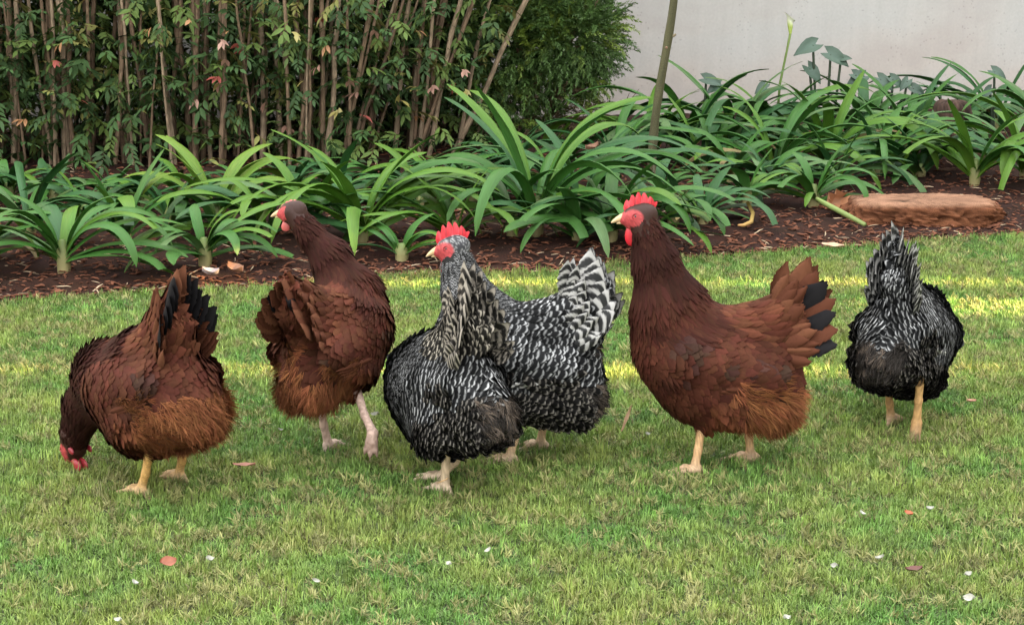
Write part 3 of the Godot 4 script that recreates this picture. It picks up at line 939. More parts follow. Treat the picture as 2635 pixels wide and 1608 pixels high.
func stones_and_leaves() -> void:
	var sc := func(p: Vector3, n: float) -> Color:
		var f := 0.85 + 0.5 * n + 0.25 * noise.get_noise_3d(p.x * 60, p.y * 90, p.z * 60)
		var top := smoothstep(0.028, 0.040, p.y)
		return Color(0.25, 0.095, 0.045).lerp(Color(0.40, 0.212, 0.130), top) * f
	var at := Vector3(1.157, 0.000, -5.401)
	var sm := mat("stone", 0.95, 0.3)
	world_grain(sm, grain_texture(256, 256, 0.22, 0.22, 0.5, 1.0, 61, 5), 6.0)
	var o := part("stone_slab", lump(Vector3(0.415, 0.088, 0.21), 0.17, 5.0, sc, 44), sm, self, Transform3D(Basis(Vector3.UP, 0.04), Vector3(at.x + 0.004, 0.036, at.z - 0.020)))
	tag(o, "flat reddish brown stone slab lying on the soil behind the right barred hen", "stone slab")
	var wc := func(p: Vector3, n: float) -> Color:
		return Color(0.055, 0.034, 0.026) * (0.8 + 0.8 * n + 0.5 * noise.get_noise_3d(p.x * 120, p.y * 14, p.z * 120))
	var sp := Vector3(1.540, 0.068, -6.750)
	var st := part("tree_stump", lump(Vector3(0.125, 0.165, 0.11), 0.12, 9.0, wc), mat("stump_wood", 0.95, 0.3), self, Transform3D(Basis(), Vector3(sp.x, 0.115, sp.z)))
	tag(st, "short dark brown stump half hidden by strap leaves near the wall", "stump")
	# withered leaves in the bed
	dry_leaf(Vector3(1.093, 0.000, -6.240), 0.085, 0.055, Color(0.17, 0.085, 0.055), "large withered brown leaf standing among strap leaves in the middle row", 0.09, 0.9, 2, "withered_leaf", "leaf", Vector3(1.1, 0, 0.8))
	dry_leaf(Vector3(1.068, 0.000, -6.172), 0.06, 0.04, Color(0.22, 0.14, 0.11), "smaller greyish brown withered leaf just below the large standing one", 0.05, 0.8, 2, "withered_leaf", "leaf", Vector3(0.9, 0.8, 0))
	dry_leaf(Vector3(0.912, 0.000, -5.467), 0.085, 0.055, Color(0.30, 0.13, 0.06), "lobed orange-brown dry leaf leaning on the stone slab's left end", 0.05, 0.8, 3, "withered_leaf", "leaf", Vector3(0.9, 0.5, 0.5))
	dry_leaf(Vector3(1.431, 0.000, -6.240), 0.085, 0.035, Color(0.36, 0.22, 0.16), "pale pinkish dry leaf on the soil in front of the stump", 0.03, 0.3, 0, "withered_leaf")
	dry_leaf(Vector3(0.850, 0.000, -5.033), 0.06, 0.022, Color(0.46, 0.28, 0.18), "flat tan wood chip at the lawn edge above the brown hen's tail", 0.02, 0.05, 0, "wood_chip", "chip")
	dry_leaf(Vector3(-0.734, 0.000, -4.598), 0.04, 0.03, Color(0.34, 0.27, 0.26), "pale greyish pink dry leaf on the soil right of the pecking hen's tail", 0.03, 0.6, 0, "withered_leaf")
	dry_leaf(Vector3(-0.678, 0.000, -4.632), 0.045, 0.035, Color(0.24, 0.12, 0.07), "brown curled leaf on the soil between the two left brown hens", 0.03, 0.6, 0, "withered_leaf")
	dry_leaf(Vector3(0.265, 0.000, -6.344), 0.05, 0.03, Color(0.25, 0.13, 0.08), "brown dry leaf low among the strap leaves under the feathery shrub", 0.08, 0.8, 0, "withered_leaf")
	# on the lawn
	dry_leaf(Vector3(-0.443, 0.000, -3.058), 0.038, 0.017, Color(0.30, 0.13, 0.09), "pinkish brown leaf on the grass right of the pecking brown hen", 0.033, 0.2)
	dry_leaf(Vector3(-0.488, 0.000, -2.593), 0.024, 0.019, Color(0.26, 0.085, 0.045), "rust red leaf on the front grass at the lower left", 0.036, 0.3, 0, "fallen_leaf", "leaf", Vector3(0.7, 0, 0))
	dry_leaf(Vector3(0.605, 0.000, -2.806), 0.014, 0.012, Color(0.33, 0.08, 0.03), "tiny rust red leaf on the grass below the right barred hen", 0.036, 0.3)
	dry_leaf(Vector3(0.567, 0.000, -2.574), 0.024, 0.016, Color(0.10, 0.035, 0.025), "dark brown leaf sunk in the front grass at the lower right", 0.032, 0.3)
	dry_leaf(Vector3(0.850, 0.000, -3.448), 0.02, 0.015, Color(0.36, 0.18, 0.11), "pale orange leaf on the grass right of the right barred hen's feet", 0.033, 0.3)
	dry_leaf(Vector3(-0.111, 0.000, -2.970), 0.022, 0.008, Color(0.52, 0.33, 0.16), "small tan leaf on the grass right below the front barred hen's feet", 0.034, 0.2)
	dry_leaf(Vector3(0.203, 0.000, -3.295), 0.05, 0.008, Color(0.48, 0.30, 0.18), "tan stick of dry leaf standing up in the grass left of the tall brown hen", 0.045, 0.05, 0, "dry_stalk", "stalk", Vector3(0, 0, 1.25))
	var petals := [[498,1325,"white petal on the grass at the lower left, right of the rust red leaf",0.016], [320,1382,"white petal on the front grass left of the rust red leaf",0.013], [757,1374,"white petal on the front grass below the brown hen walking away",0.015], [1082,1337,"white petal on the grass below the front barred hen's feet",0.014], [1176,1304,"white petal on the grass below and right of the front barred hen's feet",0.014], [2014,1340,"white petal on the grass below the tall brown hen's tail",0.014], [2122,1322,"slim white petal on the grass above the dark brown leaf",0.015], [2330,1362,"bright white petal on the front grass near the right edge",0.013], [2340,1418,"cream petal on the front grass near the lower right corner",0.018], [2075,1215,"tiny white petal on the grass between the tall brown hen and the right barred hen",0.012], [905,980,"large white petal on the grass beside the raised foot of the walking hen",0.02], [672,1017,"white petal on the grass between the pecking and the walking brown hens",0.013], [2240,1205,"white sliver on the grass under the right barred hen",0.016], [1890,1465,"pale cream petal at the photo's bottom, right of the middle",0.014], [285,1470,"greyish white petal at the bottom left of the lawn",0.016], [1557,1027,"white petal on the grass between the rear barred hen and the tall brown hen",0.011]]
	for e in petals:
		var u: float = e[0]
		var v: float = e[1]
		var g := cam_point(u, v, 3.0)
		var ray := g - Vector3(0, 1, 0)
		var p := Vector3(0, 1, 0) + ray * (-0.962 / ray.y)
		p.y = 0.0
		dry_leaf(p, e[3] * rng.randf_range(0.6, 0.9), e[3] * rng.randf_range(0.3, 0.6), Color(0.50, 0.49, 0.44) * rng.randf_range(0.8, 1.1), e[2], 0.024, 0.9, 0, "petal", "petal", Vector3(rng.randf_range(0.2, 0.9), 0, rng.randf_range(-0.7, 0.7)))

# ------------------------------------------------------------------ lawn
func lawn() -> void:
	var meshes := []
	for k in 4:
		var s := Shape.new()
		var blades := 16
		for q in blades:
			var a := rng.randf() * TAU
			var l := rng.randf_range(0.010, 0.022)
			var w := rng.randf_range(0.0011, 0.0021)
			var p := Vector3(rng.randf_range(-0.011, 0.011), 0, rng.randf_range(-0.011, 0.011))
			var tilt := rng.randf_range(0.05, 1.1)
			var d := Vector3(cos(a), 0, sin(a))
			var x := Vector3(-sin(a), 0, cos(a))
			var dry := k == 3 or rng.randf() < 0.20
			var pts := []
			var col := []
			var base := Color(1.9, 1.35, 1.3) if not dry else Color(2.9, 1.9, 3.4)
			var tip := Color(0.8, 0.95, 0.75) if not dry else Color(3.6, 2.45, 4.4)
			tip = tip * rng.randf_range(0.7, 1.35)
			var pos := p
			for r in 4:
				var t := r / 3.0
				var an := tilt * (0.45 + 1.0 * t)
				if r > 0: pos += (d * sin(an) + Vector3.UP * cos(an)) * l / 3.0
				var e: float = w * 0.5 * [1.0, 1.0, 0.75, 0.08][r]
				pts.append_array([pos - x * e, pos + x * e])
				var c := base.lerp(tip, minf(t * 1.6, 1.0))
				col.append_array([c, c])
			s.grid(pts, col, 2)
		meshes.append(done(s))
	var lists := [[], [], [], []]
	var tints := [[], [], [], []]
	var step := 0.0118
	var z := -1.95
	while z > -5.9:
		var half := 0.30 * -z + 0.80
		var x := -half
		while x < half:
			var px := x + rng.randf_range(-0.009, 0.009)
			var pz := z + rng.randf_range(-0.009, 0.009)
			x += step * (1.0 if z > -4.2 else 1.15)
			var over := pz - edge_z(px)
			if over < -0.012: continue
			var patch := noise.get_noise_2d(px * 2.2, pz * 2.2) + 0.6 * noise.get_noise_2d(px * 7.0 + 40, pz * 7.0)
			var straw := noise.get_noise_2d(px * 16.0 + 90, pz * 16.0) + 0.35 * noise.get_noise_2d(px * 4.0, pz * 4.0 + 70)
			var w := rng.randi() % 3
			if straw > 0.27 and rng.randf() < 0.7 or rng.randf() < 0.07: w = 3
			for ft in feet:
				if Vector2(px - ft.x, pz - ft.y).length() < 0.014: w = 9
			if w == 9: continue
			var sc := rng.randf_range(0.75, 1.25) * (1.0 + 0.25 * patch)
			if straw > 0.34: sc *= 0.8
			if over < 0.05: sc *= rng.randf_range(1.0, 1.5)
			var lush := rng.randf() < 0.045
			if lush: sc *= 1.5
			var yaw := rng.randf() * TAU
			var b := Basis(Vector3.UP, yaw) * Basis.from_scale(Vector3(1, sc, 1) * (0.9 if w != 3 else rng.randf_range(0.6, 1.0)))
			if w == 3: b = Basis(Vector3(1, 0, 0).rotated(Vector3.UP, yaw), rng.randf_range(0.2, 0.9)) * b
			lists[w].append(Transform3D(b, Vector3(px, 0.0 if w != 3 else 0.006, pz)))
			var g := Color(0.100, 0.192, 0.043).lerp(Color(0.212, 0.245, 0.066), clampf(0.55 + patch * 1.1, 0.0, 1.0))
			if w == 3: g = Color(0.200, 0.195, 0.075)
			tints[w].append(g * rng.randf_range(0.55, 1.5) * (1.35 if lush else 1.0))
		z -= step * (1.0 if z > -4.2 else 1.15)
	var m := mat("grass_blade", 0.55, 0.35, Color(0.25, 0.35, 0.08))
	for w in 4:
		var o := scatter("grass" if w < 3 else "dry_grass", meshes[w], m, lists[w], tints[w], self)
		tag(o, "short green lawn grass" if w < 3 else "dry straw-coloured tufts scattered through the lawn", "grass", "lawn grass", "stuff")

# ------------------------------------------------------------------ hens
var vanes := {}
var feet := []

func smoothmix(a: Color, b: Color, x: float) -> Color:
	return a.lerp(b, smoothstep(0.0, 1.0, clampf(x, 0.0, 1.0)))

func make_vanes() -> void:
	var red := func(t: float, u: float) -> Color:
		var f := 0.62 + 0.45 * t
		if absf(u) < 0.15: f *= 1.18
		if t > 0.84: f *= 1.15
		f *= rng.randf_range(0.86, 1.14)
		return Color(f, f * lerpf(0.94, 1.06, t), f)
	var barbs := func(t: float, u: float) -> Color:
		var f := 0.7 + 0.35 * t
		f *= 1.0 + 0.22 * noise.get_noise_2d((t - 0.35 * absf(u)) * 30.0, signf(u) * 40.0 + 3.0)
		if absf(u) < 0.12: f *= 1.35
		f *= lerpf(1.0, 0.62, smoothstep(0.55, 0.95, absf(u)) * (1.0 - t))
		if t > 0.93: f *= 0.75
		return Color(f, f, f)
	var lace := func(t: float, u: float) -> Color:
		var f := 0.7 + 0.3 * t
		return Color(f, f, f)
	var barred := func(n: float, white: float) -> Callable:
		return func(t: float, u: float) -> Color:
			var x := (1.0 - t - 0.10 * u * u) * n + 0.22
			var k := 0.5 + 0.5 * cos(TAU * (x - 0.5))
			k = smoothstep(0.66 - white, 0.94 - white, k) * (1.0 if white > 0.03 else smoothstep(0.95, 0.55, absf(u)))
			return Color(0.016, 0.016, 0.018).lerp(Color(0.37, 0.36, 0.345), k)
	vanes["red_round"] = []
	vanes["red_lance"] = []
	vanes["bar_round"] = []
	vanes["bar_lance"] = []
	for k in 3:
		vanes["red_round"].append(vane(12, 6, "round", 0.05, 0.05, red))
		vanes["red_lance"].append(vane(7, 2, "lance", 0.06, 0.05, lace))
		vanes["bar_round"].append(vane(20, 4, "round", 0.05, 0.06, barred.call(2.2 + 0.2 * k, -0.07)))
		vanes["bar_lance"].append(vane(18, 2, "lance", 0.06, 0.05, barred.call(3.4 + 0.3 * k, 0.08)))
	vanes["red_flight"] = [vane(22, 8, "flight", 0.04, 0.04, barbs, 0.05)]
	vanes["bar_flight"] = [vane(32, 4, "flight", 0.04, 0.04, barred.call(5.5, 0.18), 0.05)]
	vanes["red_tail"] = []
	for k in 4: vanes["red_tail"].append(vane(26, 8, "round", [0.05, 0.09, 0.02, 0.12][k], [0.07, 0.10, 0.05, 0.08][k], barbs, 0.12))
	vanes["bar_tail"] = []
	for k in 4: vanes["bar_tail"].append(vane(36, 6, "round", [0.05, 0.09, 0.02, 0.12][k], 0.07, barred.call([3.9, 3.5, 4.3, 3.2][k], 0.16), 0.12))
	var tufts := []
	for k in 3:
		var s := Shape.new()
		for q in 16:
			var d := Vector3(1, rng.randf_range(-0.25, 0.35), rng.randf_range(-0.45, 0.45)).normalized()
			var l := rng.randf_range(0.6, 1.0)
			var x := d.cross(Vector3.UP).normalized()
			var pts := []
			var col := []
			var c := Color(1, 1, 1) * rng.randf_range(0.65, 1.3)
			var bend := rng.randf_range(-0.3, 0.15)
			for r in 4:
				var t := r / 3.0
				var p := d * l * t + Vector3(0, bend * t * t, 0)
				var e: float = 0.017 * [1.2, 1.0, 0.7, 0.2][r]
				pts.append_array([p - x * e, p + x * e])
				col.append_array([c * (0.7 + 0.4 * t), c * (0.7 + 0.4 * t)])
			s.grid(pts, col, 2)
		tufts.append(done(s))
	vanes["tuft"] = tufts

func hens() -> void:
	make_vanes()
	var stand := [[Vector3(-0.005, 0.062, 0.042), Vector3(0.012, 0.006, 0.046), 0.0, 0.0]]
	# each: name of kind, place, yaw in degrees, label, breed, pitch, neck points, head, legs
	hen({"at": Vector3(-0.577, 0.000, -3.028), "yaw": 133.0, "pitch": 22.0, "breed": "red",
		"neck": [Vector3(0.120, 0.160, -0.020), Vector3(0.175, 0.105, -0.035), Vector3(0.196, 0.062, -0.04)], "head": Vector3(0.204, 0.040, -0.04), "face": Vector3(0.42, -0.9, -0.1), "crown": Vector3(0.9, 0.42, 0.0),
		"legs": [[Vector3(-0.030, 0.075, -0.035), Vector3(-0.004, 0.010, -0.040), 0.0, 0.0], [Vector3(-0.01, 0.07, 0.045), Vector3(0.02, 0.010, 0.048), 0.2, 0.0]], "skin": Color(0.62, 0.36, 0.12),
		"tail_up": 60.0, "tail_open": 0.28, "up": 0.006, "seed": 11, "slim": 0.88, "comb": 0.8, "label": "brown hen pecking the grass with its head down, leftmost of the brown hens"})
	hen({"at": Vector3(-0.312, 0.000, -3.228), "yaw": 66.0, "pitch": -2.0, "breed": "red",
		"neck": [Vector3(0.082, 0.260, -0.012), Vector3(0.080, 0.330, -0.045), Vector3(0.070, 0.374, -0.080)], "head": Vector3(0.064, 0.410, -0.106), "face": Vector3(-0.30, -0.10, -0.95), "crown": Vector3(0.0, 1.0, -0.1),
		"legs": [[Vector3(0.005, 0.085, -0.028), Vector3(0.02, 0.008, -0.020), 0.0, 0.0], [Vector3(-0.005, 0.110, 0.052), Vector3(-0.050, 0.062, 0.106), 0.0, 1.0]], "skin": Color(0.55, 0.38, 0.31),
		"tail_up": 26.0, "tail_open": 0.10, "seed": 12, "slim": 0.80, "comb": 0.30, "up": 0.026, "fluff": 0.78, "head_size": 0.84, "label": "brown hen walking away with one foot raised and its head turned back left"})
	hen({"at": Vector3(-0.100, 0.000, -3.039), "yaw": 124.0, "pitch": 24.0, "breed": "barred", "warm": 1.0,
		"neck": [Vector3(0.105, 0.155, 0.010), Vector3(0.145, 0.100, 0.035), Vector3(0.150, 0.072, 0.055)], "head": Vector3(0.150, 0.056, 0.066), "face": Vector3(0.5, -0.85, 0.1), "crown": Vector3(0.85, 0.5, 0.0),
		"legs": [[Vector3(-0.02, 0.085, -0.02), Vector3(-0.015, 0.008, -0.022), 0.0, 0.0], [Vector3(-0.01, 0.07, 0.03), Vector3(0.035, 0.010, 0.0), 0.3, 0.0]], "skin": Color(0.66, 0.50, 0.33),
		"tail_up": 66.0, "tail_open": 0.45, "seed": 13, "slim": 0.68, "comb": 0.9, "label": "barred black and white hen seen from behind, nearest of the barred hens, head hidden"})
	hen({"at": Vector3(0.022, 0.000, -3.218), "yaw": 168.0, "pitch": 0.0, "breed": "barred",
		"neck": [Vector3(0.080, 0.235, 0), Vector3(0.108, 0.300, 0), Vector3(0.118, 0.335, 0)], "head": Vector3(0.126, 0.362, 0), "face": Vector3(0.97, -0.18, -0.12), "crown": Vector3(0.15, 1.0, 0.0),
		"legs": [[Vector3(0.0, 0.075, -0.04), Vector3(0.018, 0.008, -0.046), 0.0, 0.0], [Vector3(-0.03, 0.075, 0.04), Vector3(-0.018, 0.008, 0.046), 0.0, 0.0]], "skin": Color(0.62, 0.42, 0.24),
		"tail_up": 66.0, "tail_open": 0.5, "seed": 14, "slim": 0.90, "comb": 1.25, "label": "barred hen in profile with a bright red comb, partly behind the nearest barred hen"})
	hen({"at": Vector3(0.357, 0.000, -3.163), "yaw": 176.0, "pitch": -3.0, "breed": "red",
		"neck": [Vector3(0.092, 0.272, 0), Vector3(0.119, 0.357, 0), Vector3(0.133, 0.403, 0)], "head": Vector3(0.145, 0.430, 0), "face": Vector3(0.98, -0.08, -0.1), "crown": Vector3(0.1, 1.0, 0.0),
		"legs": [[Vector3(0.035, 0.075, -0.04), Vector3(0.046, 0.008, -0.05), 0.0, 0.0], [Vector3(-0.045, 0.075, 0.03), Vector3(-0.052, 0.008, 0.03), 0.0, 0.0]], "skin": Color(0.66, 0.40, 0.20),
		"tail_up": 46.0, "tail_open": 0.75, "up": 0.005, "seed": 15, "slim": 0.92, "comb": 1.0, "label": "tall brown hen standing alert in profile with red comb and wattles"})
	hen({"at": Vector3(0.710, 0.000, -3.410), "yaw": 62.0, "pitch": 22.0, "breed": "barred",
		"neck": [Vector3(0.105, 0.165, 0.0), Vector3(0.145, 0.115, -0.01), Vector3(0.155, 0.085, -0.02)], "head": Vector3(0.158, 0.066, -0.03), "face": Vector3(0.5, -0.85, 0.0), "crown": Vector3(0.85, 0.5, 0.0),
		"legs": [[Vector3(-0.015, 0.075, -0.020), Vector3(0.0, 0.008, -0.015), 0.0, 0.0], [Vector3(-0.095, 0.118, 0.062), Vector3(-0.090, 0.034, 0.058), 0.0, 0.6]], "skin": Color(0.50, 0.29, 0.12),
		"tail_up": 70.0, "tail_open": 0.15, "seed": 16, "slim": 0.80, "comb": 0.9, "label": "barred hen seen from behind at the right, tail pointing straight up, head hidden"})

func hen(h: Dictionary) -> void:
	rng.seed = h.seed
	var red: bool = h.breed == "red"
	var o := thing("hen", h.at, h.label, "hen", "hens on the lawn", deg_to_rad(h.yaw))
	var hip := Vector3(-0.02, 0.15, 0)
	var turn := Basis(Vector3.BACK, -deg_to_rad(h.pitch))
	var raise: float = h.get("up", 0.0)
	var T := func(p: Vector3) -> Vector3: return hip + turn * (p - hip) + Vector3(0, raise, 0)
	var D := func(p: Vector3) -> Vector3: return (turn * p).normalized()
	var lat0: float = h.get("slim", 0.9)
	var ff: float = h.get("fluff", 1.0)
	var bones := []   # a, b, ra, rb, region, flow
	bones.append([T.call(Vector3(0.088, 0.200, 0)), T.call(Vector3(0.030, 0.170, 0)), 0.076, 0.100, "breast", D.call(Vector3(-1, -0.45, 0))])
	bones.append([T.call(Vector3(0.030, 0.165, 0)), T.call(Vector3(-0.050, 0.160, 0)), 0.101, 0.086 * lerpf(ff, 1.0, 0.5), "body", D.call(Vector3(-1, -0.12, 0))])
	bones.append([T.call(Vector3(-0.045, 0.125, 0.025)), T.call(Vector3(-0.082, 0.118, 0.021)), 0.060 * ff, 0.056 * ff, "fluff", D.call(Vector3(-0.6, -0.8, 0))])
	bones.append([T.call(Vector3(-0.045, 0.125, -0.025)), T.call(Vector3(-0.082, 0.118, -0.021)), 0.060 * ff, 0.056 * ff, "fluff", D.call(Vector3(-0.6, -0.8, 0))])
	bones.append([T.call(Vector3(0.005, 0.215, 0)), T.call(Vector3(-0.080, 0.258, 0)), 0.062, 0.040, "saddle", D.call(Vector3(-1, 0.25, 0))])
	bones.append([T.call(Vector3(-0.080, 0.258, 0)), T.call(Vector3(-0.115, 0.296, 0)), 0.040, 0.022, "rump", D.call(Vector3(-0.8, 0.6, 0))])
	bones.append([T.call(Vector3(-0.060, 0.208, 0)), T.call(Vector3(-0.102, 0.240, 0)), 0.060, 0.040, "under", D.call(Vector3(-0.8, 0.1, 0))])
	for s in [-1.0, 1.0]:
		bones.append([T.call(Vector3(0.064, 0.192, 0.064 * lat0 * s)), T.call(Vector3(-0.068, 0.176, 0.070 * lat0 * s)), 0.045, 0.026, "wing", D.call(Vector3(-1, -0.14, 0))])
	for l in h.legs:
		var hock: Vector3 = l[0]
		var top: Vector3 = T.call(Vector3(0.0, 0.115, 0.048 * signf(hock.z if absf(hock.z) > 0.001 else 1.0)))
		bones.append([top, hock + Vector3(0, 0.008, 0), 0.050, 0.014, "thigh", (hock - top + Vector3(-0.02, 0, 0)).normalized()])
	var prev: Vector3 = T.call(Vector3(0.060, 0.195, 0))
	var rad := [0.090, 0.066, 0.040, 0.027]
	for k in 3:
		var nx: Vector3 = h.neck[k]
		bones.append([prev, nx, rad[k], rad[k + 1], "neck", (prev - nx).normalized()])
		prev = nx
	var hc: Vector3 = h.head
	bones.append([prev, hc, 0.027, 0.021, "neck", (prev - hc).normalized()])
	var lat: float = h.get("slim", 0.9)
	var wide := []
	for b in bones: wide.append([b[0] * Vector3(1, 1, 1.0 / lat), b[1] * Vector3(1, 1, 1.0 / lat), b[2], b[3]])
	var torso: Array = skin(wide, 0.0085, 0.022)
	var tv: PackedVector3Array = torso[0]
	for k in tv.size(): tv[k].z *= lat
	var ti: PackedInt32Array = torso[1]
	var body_c := Color(0.055, 0.0170, 0.0104) if red else Color(0.028, 0.026, 0.026)
	var neck_c := Color(0.029, 0.0095, 0.0070) if red else Color(0.035, 0.035, 0.038)
	var v := PackedVector3Array()
	var idx := PackedInt32Array()
	var col := PackedColorArray()
	var tn := PackedVector3Array()
	tn.resize(tv.size())
	for i in range(0, ti.size(), 3):
		var f := (tv[ti[i + 2]] - tv[ti[i]]).cross(tv[ti[i + 1]] - tv[ti[i]])
		for e in 3: tn[ti[i + e]] += f
	for i in tv.size():
		var sink := minf(0.0125, 0.30 * maxf(tv[i].distance_to(h.head) - 0.02, 0.0))
		v.append(tv[i] - tn[i].normalized() * sink)
		col.append(body_c * 0.5)
	idx.append_array(ti)
	# head
	var hf: Vector3 = h.face.normalized()
	var hu: Vector3 = h.crown
	hu = (hu - hf * hu.dot(hf)).normalized()
	var hs := hf.cross(hu)
	var size: float = h.get("head_size", 1.0)
	var L := func(x: float, y: float, z: float) -> Vector3: return hc + (hf * x + hu * y + hs * z) * size
	var hb := [
		[L.call(-0.010, 0.002, 0), L.call(0.010, 0.000, 0), 0.0205, 0.0175],
		[L.call(0.010, 0.000, 0), L.call(0.026, -0.003, 0), 0.0155, 0.0090],
		[L.call(0.002, -0.012, 0.006), L.call(0.014, -0.012, 0.004), 0.0120, 0.0085],
		[L.call(0.002, -0.012, -0.006), L.call(0.014, -0.012, -0.004), 0.0120, 0.0085],
		[prev, hc, 0.026, 0.0195]]
	for b in hb:
		b[2] *= size
		b[3] *= size
	var head: Array = skin(hb, 0.0032, 0.008)
	var at := v.size()
	for p in head[0]:
		var q: Vector3 = (p - hc) / size
		var x := q.dot(hf)
		var y := q.dot(hu)
		v.append(p)
		var face := smoothstep(0.0160, 0.0120, Vector2((x - 0.011) * 0.9, y + 0.000).length())
		if x > 0.018 and y < 0.010: face = 1.0
		var f := 1.0 + 0.8 * noise.get_noise_3d(p.x * 260, p.y * 260, p.z * 260)
		var cap := neck_c if red else Color(0.03, 0.03, 0.033).lerp(Color(0.22, 0.22, 0.22), smoothstep(0.05, 0.25, noise.get_noise_3d(p.x * 420, p.y * 420, p.z * 420)))
		col.append(cap.lerp(Color(0.34, 0.046, 0.048) * f, face))
	for q in head[1]: idx.append(at + q)
	# legs and feet
	for l in h.legs:
		var hock: Vector3 = l[0]
		var ankle: Vector3 = l[1] + (Vector3(0, -0.003, 0) if l[3] < 0.01 else Vector3.ZERO)
		if l[3] < 0.01:
			var fp: Vector3 = o.transform * ankle
			feet.append(Vector2(fp.x, fp.z))
		var fwd := Vector3(cos(l[2]), 0, -sin(l[2]))
		var side := Vector3(-fwd.z, 0, fwd.x)
		var lift: float = l[3]
		var lb := [[hock + Vector3(0, 0.012, 0), hock.lerp(ankle, 0.5), 0.0085, 0.0064], [hock.lerp(ankle, 0.5), ankle + Vector3(0, 0.004, 0), 0.0064, 0.0082]]
		for k in 4:
			var a: float = [0.0, 0.55, -0.55, PI][k]
			var d := fwd * cos(a) + side * sin(a)
			var n: float = [0.047, 0.040, 0.040, 0.020][k]
			if lift > 0.01:
				# a raised foot hangs with its toes curled back and down
				d = (Vector3(-0.3, -0.85, 0) + side * sin(a) * 0.75 * lift).normalized() if k < 3 else Vector3(0.1, -0.6, 0) + fwd * -0.6
				n *= 0.72
			var p0 := ankle
			var p1 := ankle + d * n * 0.45 + Vector3(0, 0.003 if lift < 0.01 else 0.0, 0)
			var p2 := ankle + d * n * (1.0 if lift < 0.01 else 0.85) + Vector3(0, -0.004, 0)
			lb.append([p0, p1, 0.0068, 0.0052])
			lb.append([p1, p2, 0.0052, 0.0034])
			lb.append([p2, p2 + d * 0.009 + Vector3(0, -0.003, 0), 0.0032, 0.0014])
		var leg: Array = skin(lb, 0.0030, 0.006)
		at = v.size()
		var skin_c: Color = h.skin
		for p in leg[0]:
			v.append(p)
			var ring := 0.82 + 0.18 * sin((p.y + p.x * 0.6) * 1900.0)
			var dirt := clampf(0.5 + noise.get_noise_3d(p.x * 90, p.y * 90, p.z * 90), 0.0, 1.0)
			var low := clampf(1.0 - p.y / 0.03, 0.0, 1.0)
			var c := skin_c.lerp(Color(0.50, 0.40, 0.31), low * 0.6) * ring
			c = c.lerp(Color(0.13, 0.095, 0.06), smoothstep(0.45, 0.8, dirt) * clampf(1.0 - p.y / 0.05, 0.0, 1.0) * 0.7)
			if lift > 0.3: c = c.lerp(Color(0.11, 0.06, 0.04), low * 0.0 + clampf((ankle.y + 0.004 - p.y) / 0.02, 0.0, 0.8) * dirt)
			col.append(c * (0.85 + 0.3 * dirt))
		for q in leg[1]: idx.append(at + q)
	part("body", mesh_of(v, idx, col), mat("hen_skin", 0.6, 0.4), o)

	# ---------------- plumage
	var cum := PackedFloat32Array()
	var total := 0.0
	for i in range(0, ti.size(), 3):
		total += (tv[ti[i + 1]] - tv[ti[i]]).cross(tv[ti[i + 2]] - tv[ti[i]]).length()
		cum.append(total)
	var seen := {}
	var lists := {}
	var tints := {}
	var centre: Vector3 = T.call(Vector3(-0.01, 0.165, 0))
	for n in 26000:
		var tri := cum.bsearch(rng.randf() * total) * 3
		if tri >= ti.size(): continue
		var u := rng.randf()
		var w := rng.randf()
		if u + w > 1.0:
			u = 1.0 - u
			w = 1.0 - w
		var p := tv[ti[tri]] + (tv[ti[tri + 1]] - tv[ti[tri]]) * u + (tv[ti[tri + 2]] - tv[ti[tri]]) * w
		if p.distance_to(hc) < 0.021 or (p - hc).dot(hf) > -0.002 and p.distance_to(hc) < 0.03: continue
		var nn := (tn[ti[tri]] * (1 - u - w) + tn[ti[tri + 1]] * u + tn[ti[tri + 2]] * w).normalized()
		# nearest bone gives the region, all near ones the direction
		var best := 9.0
		var second := ""
		var region := ""
		var flow := Vector3.ZERO
		for b in bones:
			var ab: Vector3 = b[1] - b[0]
			var t := clampf((p - b[0]).dot(ab) / ab.length_squared(), 0.0, 1.0)
			var d: float = (p - b[0] - ab * t).length() - lerpf(b[2], b[3], t)
			var k := exp(-maxf(d, 0.0) / 0.012)
			flow += b[5] * k
			if d < best:
				best = d
				region = b[4]
		var gap: float = {"neck": 0.0047, "breast": 0.0078, "body": 0.0084, "wing": 0.0088, "saddle": 0.0080, "rump": 0.008, "under": 0.008, "fluff": 0.0058, "thigh": 0.0064}[region]
		# thin out to an even covering
		var key := Vector3i((p / 0.011).floor())
		var clash := false
		for dx in [-1, 0, 1]:
			for dy in [-1, 0, 1]:
				for dz in [-1, 0, 1]:
					for q in seen.get(key + Vector3i(dx, dy, dz), []):
						if q.distance_squared_to(p) < gap * gap:
							clash = true
							break
					if clash: break
				if clash: break
			if clash: break
		if clash: continue
		if not seen.has(key): seen[key] = []
		seen[key].append(p)
		if region == "body" and p.x > 0.02 and nn.y < 0.2: region = "breast"
		if region == "body" and p.x < hip.x + 0.01 and nn.y < 0.1: region = "fluff"
		var f := (flow - nn * flow.dot(nn))
		f = f.normalized() if f.length() > 0.001 else Vector3.DOWN
		f = f.rotated(nn, rng.randf_range(-0.13, 0.13) if region != "fluff" else 1.1 * noise.get_noise_3d(p.x * 24.0 + h.seed, p.y * 24.0, p.z * 24.0) + rng.randf_range(-0.3, 0.3))
		var tilt := rng.randf_range(0.09, 0.18)
		var kind := "round"
		var ln := 0.028
		var wd := 0.021
